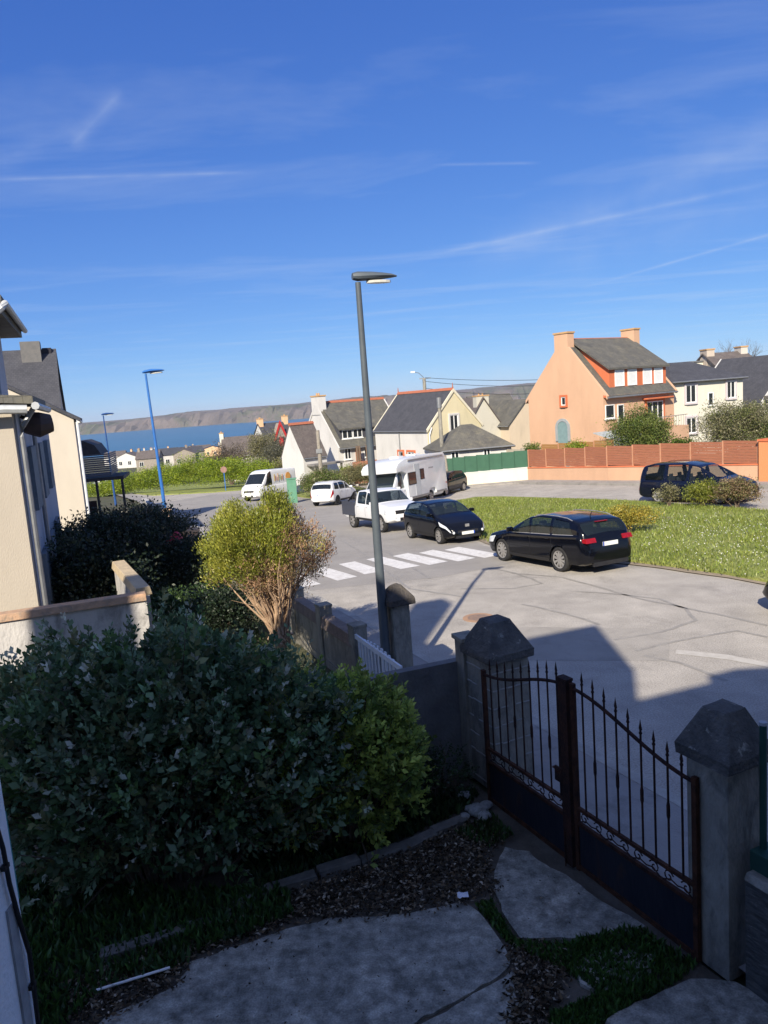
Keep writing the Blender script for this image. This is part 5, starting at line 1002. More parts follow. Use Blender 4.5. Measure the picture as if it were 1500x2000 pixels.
# ------------------------------------------------------------------ street lamps, poles and wires
def street_lamp(name, loc, z0, h, r, mt, label, head_len=.75, lean=(0, 0), hdir=0, lens=None, group=None, dish=False, zc=None):
    root = empty(name, (loc[0], loc[1], z0), hdir, label, 'street lamp', group)
    root.rotation_euler = (lean[0], lean[1], 0)
    d = Vector((math.cos(hdir), math.sin(hdir), 0)); s = Vector((-d.y, d.x, 0))
    mb = MB(); mb.tube([(0, 0, -.1), (0, 0, .9)], r*1.35, 12); mb.tube([(0, 0, .9), (0, 0, h)], [r*1.15, r*.62], 12); mb.build('pole', mt, root, auto=40)
    mb = MB()
    if not dish:
        st = [(-.09, .075, .03, .16), (0, .10, .0, .18), (.25, .13, .01, .17), (.45, .12, .03, .15), (.6, .085, .05, .13), (.70, .03, .07, .10)]
    else:
        st = [(-.10, .05, .02, .09), (0, .12, .0, .13), (.22, .19, .01, .15), (.42, .19, .02, .13), (.58, .12, .03, .11), (.66, .04, .05, .08)]
    k = head_len/.75; pts = []; nn = 10
    for (x_, wy, zb, zt) in st:
        for j in range(nn):
            a = 2*math.pi*j/nn; y_ = wy*k*math.cos(a); z_ = (zb+zt)/2+(zt-zb)/2*math.sin(a)*(1 if math.sin(a) > 0 else .8); pts.append(d*x_*k+s*y_+Vector((0, 0, h+z_*k)))
    f = [(i*nn+j, i*nn+(j+1) % nn, (i+1)*nn+(j+1) % nn, (i+1)*nn+j) for i in range(len(st)-1) for j in range(nn)]+[tuple(range(nn)), tuple(range((len(st)-1)*nn, len(st)*nn))]
    mb.add(pts, f); hd = mb.build('lamp_head', mt, root, auto=35)
    mb = MB(); n = 12; mb.add([d*(.37+.22*math.cos(2*math.pi*t/n))*k+s*(.10*math.sin(2*math.pi*t/n))*k+Vector((0, 0, h+dz*k)) for dz in (.02, -.02) for t in range(n)], [tuple(range(n)), tuple(range(n, 2*n))]+[(t, (t+1) % n, n+(t+1) % n, n+t) for t in range(n)])
    mb.build('lens', lens or mat('frosted_lens', (.62, .60, .52), (.5, .5, .45), 8, .3), hd); return root
STEELP = mat('grey_blue_steel', (.095, .115, .13), (.07, .085, .10), 3, .5, spec=.4); BLUEP = mat('blue_enamel', (.035, .16, .47), (.03, .13, .40), 3, .4, spec=.5)
street_lamp('street_lamp', (-.14, 12.03), 0, 6.78, .068, STEELP, 'tall grey street lamp with a flat head standing by the street wall', head_len=.66, hdir=R(15))
street_lamp('street_lamp', (-11.05, 38.8), g(-11, 38.8), 8.15, .082, BLUEP, 'tall bright blue street lamp beyond the pruned cypress', head_len=1.05, lean=(0, R(-1.6)), hdir=R(5), dish=True, group='blue street lamps')
street_lamp('street_lamp', (-24.6, 70.5), g(-24.6, 70.5), 8.2, .082, mat('dark_blue_enamel', (.03, .09, .26), (.02, .06, .2), 3, .4), 'smaller blue street lamp rising behind the slatted carport', head_len=1.1, hdir=R(5), lean=(0, R(-1.0)), dish=True, group='blue street lamps')
WOODP = mat('weathered_pole', (.33, .30, .25), (.22, .2, .17), 6, .95, .4, 30)
def pole(name, x, y, ztop, r, label, lean=0, mt=None):
    root = empty(name, (x, y, g(x, y)), 0, label, 'utility pole'); h = ztop-g(x, y); mb = MB(); mb.tube([(0, 0, -.2), (lean, 0, h)], [r*1.3, r], 10); mb.build('shaft', mt or WOODP, root, auto=40); return root
p1 = pole('utility_pole', 4.77, 74.85, 6.7, .16, 'concrete utility pole carrying wires and a white lamp above the yellow house', 0, CONC)
mb = MB(); mb.tube([(0, 0, 9.4), (-.5, -.1, 9.9), (-.95, -.2, 10.0)], .03, 6); mb.build('bracket', ZINC, p1); mb = MB(); mb.box((-1.05, -.22, 10.0), (.42, .22, .16)); mb.build('lamp_head', PVC, p1, bevel=.05)
mb = MB(); mb.box((.1, 0, 9.35), (1.1, .1, .1)); mb.build('crossarm', ZINC, p1)
for k, (dz, sag) in enumerate(((9.4, .5), (9.05, .75), (8.4, 1.0))):
    mb = MB(); a = Vector((4.9, 74.8, g(4.77, 74.85)+dz)); b = Vector((24, 66, 5.6+.25*dz-2.2-k*.1)); n = 18
    mb.tube([a+(b-a)*t/n-Vector((0, 0, sag*4*(t/n)*(1-t/n))) for t in range(n+1)], .022, 5); o = mb.build('wire', BLK, None); o.name = 'overhead_wire'
    tag(o, ['highest overhead wire running right from the utility pole', 'middle overhead wire running right from the utility pole', 'lowest overhead wire, crossing in front of the tan gable'][k], 'wire', 'overhead wires')
p2 = pole('utility_pole', 4.69, 57.8, 4.85, .13, 'tall grey pole standing at the corner of the yellow house', 0, CONC); mb = MB(); mb.tube([(0, 0, 5.9), (0, 0, 6.65)], .19, 10); mb.build('junction_box', ZINC, p2)
pole('utility_pole', 4.55, 51.8, 1.0, .09, 'short leaning wooden pole in front of the green screen', -.18)
p4 = pole('utility_pole', -4.95, 63.5, 2.9, .15, 'wooden pole between the small white house and the cottage', 0)
mb = MB(); mb.box((0, -.17, 3.6), (.5, .12, .35)); mb.build('pole_box', ZINC, p4)
sgp = empty('sign_post', (-16.4, 80.4, g(-16.4, 80.4)), 0, 'small round sign on a blue post at the foot of the bright hedge', 'sign'); mb = MB(); mb.tube([(0, 0, 0), (0, 0, 2.0)], .05, 8); mb.build('post', BLUEP, sgp); mb = MB(); mb.tube([(0, -.04, 2.3), (0, .0, 2.3)], .34, 16); mb.build('plate', mat('rusty_sign', (.3, .18, .15), (.2, .12, .1)), sgp)
gc = empty('cabinet', (-6.55, 55.6, g(-6.55, 55.6)), R(10), 'tall green utility cabinet at the left end of the clipped hedge', 'cabinet'); mb = MB(); mb.b2((-.33, -.2, 0), (.33, .2, 1.75)); mb.build('case', mat('green_cabinet', (.13, .30, .20), (.1, .25, .17), 3, .6), gc, bevel=.02); mb = MB(); mb.b2((-.37, -.24, 1.75), (.37, .24, 1.82)); mb.build('lid', mat('green_cabinet', None), gc); mb = MB(); mb.b2((-.29, -.21, .15), (-.01, -.2, 1.65)); mb.b2((.01, -.21, .15), (.29, -.2, 1.65)); mb.build('door', mat('green_cabinet', None), gc)

# ------------------------------------------------------------------ walls and screens along the far road
wa = wall_run('rendered_wall', [(3.6, 56.4), (4.5, 55.9), (10.15, 52.95)], .95, .2, wallmat('cream_wall_paint', (.78, .70, .55), .2), 'low cream wall under the green windbreak', cope=WHITE, coph=.05, copw=.03)
wb = wall_run('rendered_wall', [(10.2, 52.9), (13.7, 46.0), (18.9, 38.2)], .90, .2, ORANGE, 'long low tan wall under the brown board screen', cope=BRICKR, coph=.06, copw=.04)
mb = MB(); 
mb.box((19.2, 37.8, g(19.2, 37.8)+1.0), (.7, .7, 2.2), R(-57))
mb2 = MB(); mb2.box((19.2, 37.8, g(19.2, 37.8)+2.14), (.8, .8, .1), R(-57))
op = empty('orange_pillar', (0, 0, 0), 0, 'square orange pillar at the right end of the brown screen', 'pillar'); mb.build('shaft', wallmat('bright_orange_paint', (.70, .27, .12), .15), op); mb2.build('cap', BRICKR, op)
wall_run('rendered_wall', [(19.5, 37.35), (26.8, 25.4)], 1.75, .2, wallmat('bright_orange_paint', None), 'tall orange wall at the right edge beyond the far road')
def screen(name, pts, z0, h, mt, pm, n, label, boards=0, grp=None):
    root = empty(name, (0, 0, 0), 0, label, 'screen', grp); tot = [math.hypot(b[0]-a[0], b[1]-a[1]) for a, b in zip(pts[:-1], pts[1:])]; T = sum(tot)
    def at_(t):
        d = t*T
        for a, b, L_ in zip(pts[:-1], pts[1:], tot):
            if d <= L_+1e-6: return Vector((a[0]+(b[0]-a[0])*d/L_, a[1]+(b[1]-a[1])*d/L_, 0))
            d -= L_
        return Vector((*pts[-1], 0))
    for i in range(n):
        a, b = at_(i/n), at_((i+1)/n); dv = b-a; ang = math.atan2(dv.y, dv.x); c = (a+b)/2; zz_ = g(c.x, c.y)+z0; mb = MB()
        if boards:
            for k in range(boards): mb.box((c.x+rnd.uniform(-.004, .004), c.y, zz_+h*(k+.5)/boards), (dv.length-.08, .03, h/boards*.93), ang)
        else: mb.box((c.x, c.y, zz_+h/2), (dv.length, .02, h), ang)
        mb.build('panel', mt, root)
    for i in range(n+1):
        a = at_(i/n); mb = MB(); mb.box((a.x, a.y, g(a.x, a.y)+z0+h/2), (.07, .07, h+.06), GA); mb.build('post', pm, root)
    return root
screen('windbreak_screen', [(3.6, 56.4), (4.5, 55.9), (10.15, 52.95)], 1.0, 1.15, mat('green_windbreak', (.050, .125, .080), (.042, .105, .068), 2, .9), mat('green_windbreak', None), 8, 'green cloth windbreak on top of the low cream wall')
screen('board_screen', [(10.2, 52.9), (13.7, 46.0), (18.85, 38.25)], .97, 1.18, mat('brown_composite', (.34, .135, .075), (.26, .10, .06), 2.5, .8, aniso=(1, 1, 9)), mat('tan_post', (.55, .28, .17)), 9, 'long brown board screen on top of the tan wall', boards=8)
fence2 = screen('concrete_fence', [(7.4, 60.4), (11.4, 55.2)], 1.0, 1.15, mat('concrete_panel', (.40, .36, .29), (.30, .28, .23), 3, .95, aniso=(1, 1, 6)), CONC, 4, 'grey concrete panel fence behind the green windbreak', boards=4)
fence3 = screen('wooden_fence', [(11.6, 55.0), (15.2, 50.0)], 1.3, 1.0, mat('orange_boards', (.36, .19, .07), (.26, .14, .05), 4, .9, aniso=(1, 1, 8)), mat('tan_post', None), 4, 'weathered orange wooden fence behind the brown board screen', boards=6)
mb = MB(); mb.prism([(0, 0, 0), (2.6, 0, 0), (2.6, 0, 1.2), (0, 0, 1.2)], (0, 0, 0), (0, 1.6, 0)); ghs = empty('greenhouse', (15.4, 50.3, g(15.4, 50.3)+1.0), R(36), 'small pale glass lean-to in front of the orange house steps', 'greenhouse'); mb.build('frame', mat('pale_glazing', (.42, .47, .48), (.3, .34, .35), 3, .3), ghs)
mb = MB(); mb.prism([(-.05, -.1, 1.2), (2.7, -.1, 1.2), (2.7, 1.7, 1.7), (-.05, 1.7, 1.7)], (0, 0, 0), (0, 0, .05)); mb.build('roof', mat('pale_glazing', None), ghs)

# ------------------------------------------------------------------ shrubs, hedges and trees
G1 = [(.10, .15, .025), (.15, .21, .035), (.07, .11, .02)]; GY = [(.26, .27, .04), (.20, .23, .035), (.14, .17, .03)]
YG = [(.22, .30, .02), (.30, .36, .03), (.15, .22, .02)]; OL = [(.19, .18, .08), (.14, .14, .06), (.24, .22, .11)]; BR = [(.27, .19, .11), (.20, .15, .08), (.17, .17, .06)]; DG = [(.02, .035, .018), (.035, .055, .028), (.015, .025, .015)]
bush('round_bush', (8.45, 26.2, g(8.45, 26.2)+.08), (1.75, 1.5, .95), [(.42, .32, .05), (.34, .30, .05), (.2, .2, .04)], 260, 26, .06, 'yellow flowering round bush on the grass behind the estate car', seed=2, clump=.09)
bush('round_bush', (13.15, 31.3, g(13.15, 31.3)+.08), (1.55, 1.4, 1.0), GY, 260, 26, .06, 'yellow green clipped bush in front of the minivan', seed=3, clump=.1)
bush('round_bush', (14.05, 30.3, g(14.05, 30.3)+.08), (1.7, 1.4, 1.15), BR, 300, 22, .07, 'brownish clipped bush at the nose of the minivan', seed=4, clump=.1)
bush('small_shrub', (12.15, 32.4, g(12.15, 32.4)+.08), (.9, .7, .95), OL, 60, 20, .07, 'thin small shrub before the rear door of the minivan', seed=5, clump=.12)
bush('round_shrub', (15.9, 46.6, g(15.9, 46.6)+.3), (3.7, 3.0, 3.6), [(.10, .15, .03), (.16, .20, .045), (.06, .09, .02), (.22, .24, .06)], 780, 40, .09, 'rounded dark green shrub in front of the orange house', seed=6, clump=.2)
bush('broad_tree', (20.7, 44.0, g(20.7, 44.0)+.3), (4.9, 4.2, 3.5), [(.20, .19, .10), (.26, .24, .14), (.15, .16, .07), (.16, .19, .05)], 900, 40, .09, 'broad olive grey tree in front of the cream house', cat='tree', seed=7, clump=.22)
bush('green_bush', (17.9, 45.9, g(17.9, 45.9)+.6), (2.0, 1.4, 1.5), G1, 140, 26, .12, 'small bright green bush between the rounded shrub and broad tree', seed=8, clump=.16)
bush('green_bush', (21.8, 41.8, g(21.8, 41.8)+.5), (2.0, 1.4, 2.4), [(.08, .12, .03), (.10, .14, .035)], 140, 26, .12, 'small green bush at the right foot of the broad tree', seed=18, clump=.18)
bush('green_bush', (13.3, 51.9, g(13.3, 51.9)+.9), (2.0, 1.0, 1.4), YG, 120, 24, .1, 'yellow green bush at the foot of the tan gable', seed=9, clump=.15)
bush('green_bush', (11.0, 55.3, g(11, 55.3)+1.0), (1.4, 1.0, 1.4), G1, 90, 24, .1, 'dark green bush behind the grey concrete fence', seed=10, clump=.15)
bush('green_bush', (-2.9, 66.0, g(-2.9, 66.0)+.5), (1.3, 1.2, 1.6), YG, 110, 24, .1, 'clipped bright green bush by the cottage door', seed=11, clump=.12)
bush('hedge', (-4.6, 59.4, g(-4.6, 59.4)), (3.2, 5.5, 1.95), OL+G1, 700, 30, .1, 'olive green clipped hedge left of the small white hatchback', cat='hedge', seed=12, clump=.18, trunk=False)
bush('hedge', (-1.5, 62.6, g(-1.5, 62.6)), (5.2, 3.2, 2.1), OL, 640, 28, .1, 'lower brownish part of hedge between the hatchback and the cottage', cat='hedge', seed=13, clump=.18, trunk=False)
for i, (x, y, sx_, sz_) in enumerate([(-29.5, 91, 7, 3.0), (-25.2, 90, 7, 3.6), (-21.0, 88.6, 7, 4.2), (-17.4, 87, 6, 3.8), (-33.5, 94, 6, 2.2), (-14.0, 86.5, 5, 3.2)]):
    bush('hedge_bush', (x, y, g(x, y)-.45), (sx_, 4, sz_), YG, 520, 30, .13, ['bright yellow green hedge bush behind the tall blue lamp', 'bright hedge bush just right of the tall blue lamp', 'tallest bright green bush of the hedge on the bank', 'bright hedge bush behind the small round sign', 'low bright bush at the left end of the hedge', 'bright hedge bush at the right end, left of the white van'][i], group='bright green bushes of the hedge on the bank', seed=20+i, clump=.26, trunk=False)
for i, (x, y, sx_, sz_, cols) in enumerate([(-14.6, 98, 5, 6.8, OL), (-12.2, 94, 4.5, 5.2, [(.10, .10, .07), (.14, .14, .09)]), (-19.5, 100, 7, 5.4, [(.16, .12, .09), (.13, .11, .07)]), (-10.5, 88, 4, 3.4, OL)]):
    bush('dark_tree', (x, y, g(x, y)-.2), (sx_, 4, sz_), cols, 380, 26, .15, ['grey green tree beside the small white house', 'darker bare-looking tree beside the small white house', 'brown leafless thicket behind the bright hedge', 'low olive shrub at the left foot of the small white house'][i], cat='tree', seed=30+i, clump=.3)
# leafless tree behind the granite house
def bare_tree(loc, h, label, seed):
    rs = random.Random(seed); root = empty('bare_tree', loc, 0, label, 'tree'); mb = MB(); tr = MB()
    def br(p, d, L_, r, k):
        q = p+d*L_; (tr if k == 0 else mb).tube([p, p+d*L_*.5+Vector((rs.uniform(-1, 1), rs.uniform(-1, 1), 0))*L_*.06, q], [r, r*.8, r*.6], 5 if k > 1 else 7, caps=False)
        if k < 6:
            for _ in range(3 if k < 4 else 2): br(q, (d+Vector((rs.uniform(-.7, .7), rs.uniform(-.7, .7), rs.uniform(-.15, .5)))).normalized(), L_*rs.uniform(.62, .8), r*.55, k+1)
    br(Vector((0, 0, 0)), Vector((0, 0, 1)), h*.3, .16, 0); m_ = mat('bark', None); tr.build('trunk', m_, root); mb.build('branches', m_, root)
bare_tree((40.4, 86, 1.0), 8.0, 'bare leafless tree rising behind the granite house', 4)

# ------------------------------------------------------------------ garden plants
def shoot_shrub(name, loc, size, nshoot, nleaf, leaf, cols, tipcols, label, seed, length=.42, tipfrac=.4, extra=(), wfac=.5, cat='shrub', upd=.55):
    """shrub grown as leafy shoots: each shoot carries leaves around its stem and a paler tip"""
    rs = np.random.RandomState(seed); root = empty(name, loc, 0, label, cat); sx, sy, sz = size
    d = rs.normal(size=(nshoot, 3)); d[:, 2] = np.abs(d[:, 2])*1.0-.95*(rs.rand(nshoot) < .42); d /= np.linalg.norm(d, axis=1)[:, None]
    az = np.arctan2(d[:, 1], d[:, 0]); lob = 1+.10*np.sin(4*az+seed)+.08*np.sin(7*az+d[:, 2]*6)+.05*rs.normal(size=nshoot)
    rr = np.where(rs.rand(nshoot) < .72, .86+.14*rs.rand(nshoot), .35+.5*rs.rand(nshoot))*lob
    tip = d*rr[:, None]*np.array([sx/2, sy/2, sz*.52])+np.array([0, 0, sz*.47]); 
    if len(extra): ex = np.array(extra, float)-np.array(loc); tip = np.concatenate([tip, ex]); d = np.concatenate([d, np.tile([0, -.1, 1.0], (len(ex), 1))])
    n = len(tip); sd = d*.75+rs.normal(size=(n, 3))*.3; sd[:, 2] += upd; sd /= np.linalg.norm(sd, axis=1)[:, None]
    ln = length*(.6+.7*rs.rand(n)); ln[nshoot:] = length*2.0
    P = []; D = []; C = []; Ls = []
    base = tints(n, cols, rs, .22); tc_ = tints(n, tipcols, rs, .2); hastip = rs.rand(n) < tipfrac
    for k in range(nleaf):
        f = (k+.5)/nleaf; ang = k*2.4+rs.rand(n)*.8; a = np.cross(sd, [0, 0, 1.0]); a /= np.linalg.norm(a, axis=1)[:, None]+1e-6; b = np.cross(sd, a)
        rad = a*np.cos(ang)[:, None]+b*np.sin(ang)[:, None]; stem = tip-sd*(ln*(1-f))[:, None]+np.array([0, 0, -.06])*((f-.5)**2)
        L = leaf*(1.05-.5*f)*(.5+.8*rs.rand(n)); dr = rad*(1-.45*f)+sd*(.45+.6*f)+rs.normal(size=(n, 3))*.12; dr /= np.linalg.norm(dr, axis=1)[:, None]
        P.append(stem+dr*L[:, None]*.5); D.append(dr); Ls.append(L)
        w_ = (hastip & (f > .68)).astype(float)[:, None]; C.append(np.clip((base*(1-w_)+tc_*w_)*(1+rs.normal(size=(n, 1))*.15), .004, .9))
    P = np.concatenate(P); P[:, 2] = np.maximum(P[:, 2], .03); Ls = np.concatenate(Ls)
    leafmesh('foliage', P, np.concatenate(D), Ls, Ls*wfac, np.concatenate(C), LEAF, root, fold=.2)
    mb = MB()
    for k in list(range(0, nshoot, 9))+list(range(nshoot, n)):
        t = Vector(tip[k]); s = Vector(sd[k])*float(ln[k]); mb.tube([(t.x*.35, t.y*.35, 0), t*.55+Vector((0, 0, -.05)), t-s, t], [.018, .012, .006, .003], 4, caps=False)
    mb.build('stem', mat('bark', None), root); return root
ELA = [(.11, .19, .09), (.15, .24, .12), (.07, .13, .06), (.19, .27, .16), (.10, .18, .055), (.18, .20, .09)]
shoot_shrub('evergreen_shrub', (-2.78, 8.1, 0), (4.5, 2.5, 2.82), 3800, 12, .118, ELA, [(.55, .56, .46), (.42, .46, .36), (.30, .34, .26)], 'big blue green evergreen shrub with pale shoot tips filling the left of the garden', 41, length=.36, tipfrac=.22, wfac=.6,
            extra=[(-3.75, 8.3, 2.55), (-3.45, 8.7, 2.45), (-2.85, 9.1, 2.70), (-2.5, 9.1, 2.62), (-2.3, 9.2, 2.66), (-1.9, 9.1, 2.5), (-1.3, 9.2, 2.35), (-3.9, 8.0, 2.4), (-3.1, 8.8, 2.5), (-1.6, 9.0, 2.45), (-4.0, 7.8, 2.3), (-1.0, 9.0, 2.2)])
shoot_shrub('evergreen_shrub', (-.78, 8.4, 0), (2.3, 1.6, 2.05), 1900, 12, .105, [(.33, .42, .08), (.42, .50, .10), (.22, .30, .07), (.15, .22, .05)], [(.42, .50, .10), (.46, .52, .12)], 'bright yellow green shrub beside the garden wall and the left gate pillar', 42, length=.26, tipfrac=.45, wfac=.55)
shoot_shrub('small_shrub', (.35, 9.05, 0), (1.2, .9, .75), 260, 10, .05, [(.03, .06, .02), (.04, .08, .025)], [(.05, .09, .03)], 'low dark green growth between the bright shrub and the left gate pillar', 43, length=.2)
# pruned cypress: fan of bare stems under a flat crown
def cypress():
    rs = np.random.RandomState(8); root = empty('pruned_cypress', (-1.98, 12.95, 0), 0, 'pruned cypress with bare fanned stems, yellow green on top, dead brown at its right', 'tree')
    cc = []
    while len(cc) < 1150:
        p = rs.uniform(-1, 1, 3); r = np.linalg.norm(p); a = math.atan2(p[1], p[0])
        if .30 < r < .92+.10*math.sin(5*a)+.08*math.sin(9*a+p[2]*5) and p[2] > -.8: cc.append(p)
    cc = np.array(cc)*np.array([1.16, 1.0, .82])+np.array([-.14, .2, 2.72]); cc[:, 2] += .12*np.sin(cc[:, 0]*7)+.10*np.cos(cc[:, 1]*8)-.10*np.abs(cc[:, 0]+.14)
    per = 50; P = np.repeat(cc, per, 0)+rs.normal(size=(len(cc)*per, 3))*.062
    low = (cc[:, 2] < 2.40+.34*cc[:, 0]+.18*rs.normal(size=len(cc))) | ((cc[:, 0] > .30) & (cc[:, 2] < 3.15) & (rs.rand(len(cc)) < .88))
    g_ = tints(len(cc), [(.30, .31, .045), (.24, .27, .035), (.36, .35, .06), (.17, .20, .035)], rs, .15); b_ = tints(len(cc), [(.40, .24, .14), (.46, .30, .19), (.32, .18, .10), (.34, .28, .12)], rs, .2)
    C = np.repeat(np.where(low[:, None], b_, g_), per, 0)*(1+rs.normal(size=(len(P), 1))*.2); D = rs.normal(size=P.shape)*.6; D += np.repeat(cc-np.array([-.1, .1, 1.2]), per, 0)*.8
    keep = rs.rand(len(P)) < np.repeat(np.where(low, .5, 1.0), per); P, C, D = P[keep], C[keep], D[keep]
    leafmesh('foliage', P, D, .055, .016, np.clip(C, .01, .8), LEAF, root)
    mb = MB(); tips = cc[rs.permutation(len(cc))[:120]]
    for t in tips:
        t = Vector(t); b = Vector((rs.normal()*.07, rs.normal()*.06, .9+rs.rand()*.25)); z1 = 1.55+.25*rs.rand(); k1 = .30+.12*rs.rand()
        m1 = Vector((t.x*k1+rs.normal()*.06, t.y*k1+rs.normal()*.05, z1)); m2 = Vector((t.x*.70+rs.normal()*.07, t.y*.72+rs.normal()*.05, 2.1+.2*rs.rand()))
        mb.tube([b, m1, (m1+m2)/2+Vector((rs.normal()*.05, rs.normal()*.04, 0)), m2, t], [.022, .016, .013, .009, .003], 4, caps=False)
        for q in range(2): e_ = m1+(m2-m1)*rs.rand(); mb.tube([e_, e_+Vector((rs.normal()*.14, rs.normal()*.1, .12+.14*rs.rand()))], [.006, .002], 3, caps=False)
    for k in range(9): mb.tube([(rs.normal()*.05, rs.normal()*.05, -.05), (rs.normal()*.06, rs.normal()*.06, .6), (rs.normal()*.1, rs.normal()*.08, 1.15)], [.05, .04, .025], 6)
    mb.build('trunk', mat('pale_bark', (.46, .33, .22), (.30, .19, .12), 9, .95, .5, 40), root)
cypress()
shoot_shrub('variegated_shrub', (-2.0, 12.2, 0), (1.7, 1.0, 1.15), 420, 10, .06, [(.30, .33, .12), (.20, .25, .07), (.42, .42, .25)], [(.5, .5, .3)], 'pale variegated shrub catching the sun below the pruned cypress', 44, length=.25)
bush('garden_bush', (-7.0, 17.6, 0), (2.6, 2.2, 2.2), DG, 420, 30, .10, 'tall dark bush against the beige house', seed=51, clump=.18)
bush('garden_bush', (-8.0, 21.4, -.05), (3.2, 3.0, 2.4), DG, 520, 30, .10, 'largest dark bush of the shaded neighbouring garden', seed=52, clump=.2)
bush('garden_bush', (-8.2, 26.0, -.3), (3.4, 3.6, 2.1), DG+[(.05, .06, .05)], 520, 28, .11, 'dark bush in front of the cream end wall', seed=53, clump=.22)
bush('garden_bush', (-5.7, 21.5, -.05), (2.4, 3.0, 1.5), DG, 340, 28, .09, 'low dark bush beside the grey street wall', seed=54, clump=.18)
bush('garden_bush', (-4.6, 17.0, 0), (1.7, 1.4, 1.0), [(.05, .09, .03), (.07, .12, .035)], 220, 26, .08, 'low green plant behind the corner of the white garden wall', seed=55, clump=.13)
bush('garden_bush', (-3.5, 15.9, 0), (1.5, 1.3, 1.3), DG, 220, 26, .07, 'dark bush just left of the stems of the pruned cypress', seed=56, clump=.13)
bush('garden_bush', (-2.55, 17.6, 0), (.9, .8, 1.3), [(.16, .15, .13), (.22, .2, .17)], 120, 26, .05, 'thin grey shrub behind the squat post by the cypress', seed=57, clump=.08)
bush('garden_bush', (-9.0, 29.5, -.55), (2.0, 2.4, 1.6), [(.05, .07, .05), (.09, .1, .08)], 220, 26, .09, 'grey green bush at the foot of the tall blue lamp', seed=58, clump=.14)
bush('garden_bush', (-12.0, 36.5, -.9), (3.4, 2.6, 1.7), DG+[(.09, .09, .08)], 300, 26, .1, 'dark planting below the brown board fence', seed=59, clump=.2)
mb = MB()
bm = bmesh.new(); bmesh.ops.create_icosphere(bm, subdivisions=3, radius=.30)
for v in bm.verts: v.co = Vector((v.co.x*1.0, v.co.y*.7, v.co.z*1.1+.12*math.sin(v.co.x*9)))*(1+.12*math.sin(v.co.z*14+v.co.x*8))
me = bpy.data.meshes.new('red_bundle'); bm.to_mesh(me); bm.free(); me.materials.append(mat('red_plastic', (.45, .02, .05), (.30, .012, .03), 5, .5)); me.polygons.foreach_set('use_smooth', [True]*len(me.polygons))
o = bpy.data.objects.new('red_bundle', me); col.objects.link(o); o.location = (-6.75, 24.2, .98); tag(o, 'small red plastic bundle lying at the top of the grey street wall', 'bundle')

# ground growth and litter in our garden
lawn_stuff('weeds', [(-3.5, 5.6), (-4.9, 6.2), (-5.0, 8.0), (-3.4, 7.9), (-2.56, 7.5), (-2.11, 7.5), (-1.3, 7.4), (-1.2, 7.0), (-1.6, 6.75), (-1.98, 6.6), (-2.26, 6.33), (-2.79, 6.14), (-3.01, 5.77)], 14000, .04, .19, [(.045, .10, .022), (.06, .13, .026), (.03, .065, .02)], 61, base=-.02, label='low green weeds growing at the foot of the big shrub', cat='weeds', wfac=.2)
lawn_stuff('weeds', [(.62, 6.94), (.78, 7.0), (.92, 6.37), (1.33, 6.33), (1.99, 6.48), (2.12, 6.43), (2.22, 6.2), (2.42, 5.99), (2.23, 5.83), (1.45, 5.44), (1.24, 5.15), (.90, 5.18), (1.04, 5.53), (1.48, 5.72), (1.33, 5.95), (1.1, 6.12), (.84, 6.41)], 8000, .03, .12, [(.05, .115, .022), (.075, .16, .03), (.04, .08, .02)], 62, base=-.02, label='green weeds sprouting from the joints of the broken driveway by the gate', cat='weeds', wfac=.2)
lawn_stuff('weeds', [(-1.6, 7.5), (-.2, 8.1), (.75, 8.75), (.95, 9.1), (.3, 9.3), (-1, 8.9), (-2, 8.2)], 5200, .05, .18, [(.03, .06, .018), (.04, .08, .022)], 63, base=-.02, label='dark green ground cover under the bright shrub', cat='weeds', wfac=.22)
lawn_stuff('weeds', [(.55, 8.2), (1.0, 8.6), (1.2, 8.1), (.9, 7.9)], 500, .04, .12, [(.04, .085, .02)], 66, base=0, label='small tuft of weeds by the gate end of the border blocks', cat='weeds', wfac=.2)
lawn_stuff('weeds', [(-6, 14.2), (-2.5, 15.8), (-5.5, 22.5), (-7.5, 27), (-9.5, 27), (-7, 18)], 9000, .06, .2, [(.04, .08, .022), (.06, .10, .03), (.03, .05, .02)], 67, base=-.05, label='unmown grass of the shaded neighbouring garden', cat='grass', wfac=.2)
lawn_stuff('weeds', [(-4.4, 13.5), (-1.2, 12.8), (.3, 10.5), (-3, 9), (-6, 9.5), (-8, 11.8)], 9000, .06, .2, [(.04, .08, .022), (.06, .10, .03), (.10, .12, .04)], 68, base=-.07, label='grass behind the big shrub, in front of the white garden wall', cat='grass', wfac=.2)
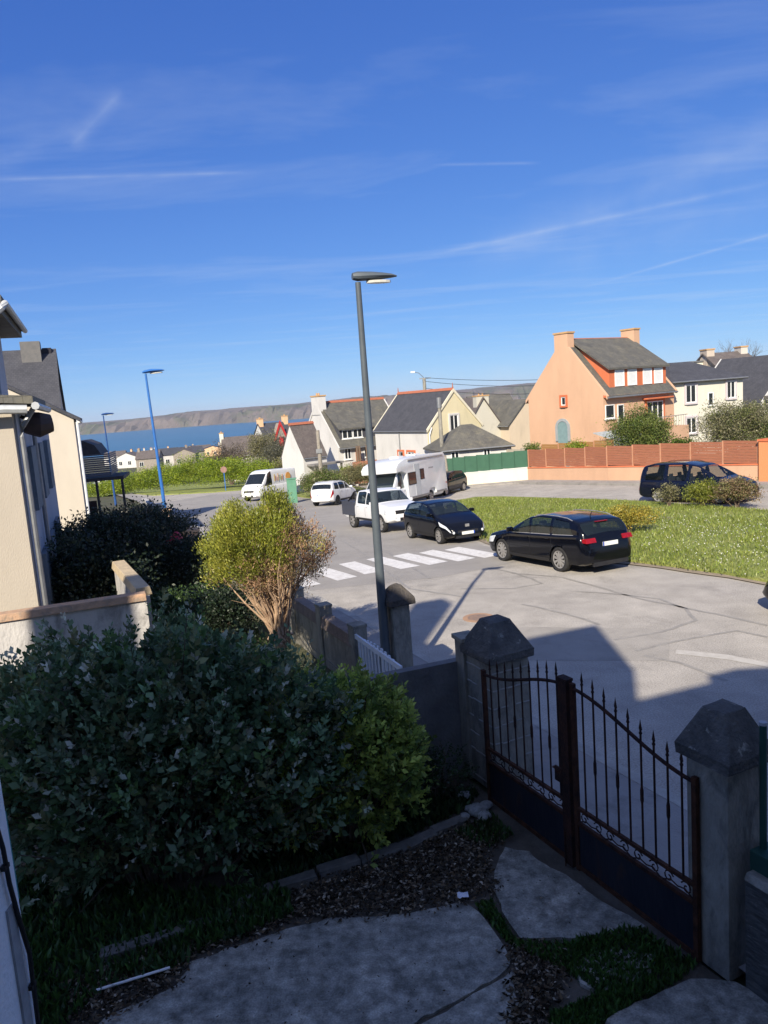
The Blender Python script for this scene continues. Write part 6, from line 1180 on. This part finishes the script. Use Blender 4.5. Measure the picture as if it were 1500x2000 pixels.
def litter(poly, n, seed, label, s=(.025, .075)):
    rs = np.random.RandomState(seed); xs = [p[0] for p in poly]; ys = [p[1] for p in poly]; P = []
    while len(P) < n:
        x, y = rs.uniform(min(xs), max(xs)), rs.uniform(min(ys), max(ys))
        if inpoly(x, y, poly): P.append((x+rs.normal()*.06, y+rs.normal()*.06, rs.uniform(.008, .035)))
    D = rs.normal(size=(n, 3)); D[:, 2] *= .3; L = rs.uniform(s[0], s[1], n)
    o = leafmesh('leaf_litter', P, D, L, L*.42, tints(n, [(.07, .05, .032), (.11, .08, .05), (.045, .035, .025), (.035, .03, .022), (.16, .125, .085), (.30, .26, .20)], rs, .3), DRY, fold=.5); tag(o, label, 'leaf litter', kind='stuff')
litter([(-1.75, 6.95), (-1.08, 7.45), (.1, 8.0), (.81, 8.45), (1.1, 8.05), (.84, 7.85), (.82, 7.4), (.9, 7.1), (.48, 7.05), (-.04, 6.93), (-.85, 6.93)], 5200, 71, 'dead leaves heaped between the border blocks and the driveway')
litter([(-2.87, 5.76), (-2.17, 6.17), (-2.11, 6.51), (-1.24, 6.83), (-1.6, 7.05), (-2.4, 6.75), (-3.2, 6.3)], 2600, 72, 'dead leaves and soil at the left edge of the driveway')
litter([(.85, 6.4), (1.36, 6.25), (1.05, 5.5), (.9, 5.1), (.62, 5.2), (.84, 6.0)], 1700, 73, 'dead leaves caught in the wide joint of the driveway')
litter([(-3, 4), (1.2, 5), (2.2, 6.2), (1.0, 7.8), (.2, 7.0), (-1.2, 6.9), (-2.2, 5.8)], 320, 74, 'single fallen leaves scattered over the concrete', (.015, .035))

# ------------------------------------------------------------------ sea air: one even volume round the whole scene
hz_ = MB().b2((-2950, -700, -42), (2950, 3150, 24)).build('haze', [], None)
hm = bpy.data.materials.new('haze'); hm.use_nodes = True; hn_ = hm.node_tree; hn_.nodes.remove(hn_.nodes['Principled BSDF'])
hv = hn_.nodes.new('ShaderNodeVolumePrincipled'); hv.inputs['Color'].default_value = (.80, .88, 1.0, 1); hv.inputs['Density'].default_value = .00013; hv.inputs['Anisotropy'].default_value = .1
hn_.links.new(hv.outputs[0], hn_.nodes['Material Output'].inputs['Volume']); hz_.data.materials.append(hm); tag(hz_, kind='stuff')
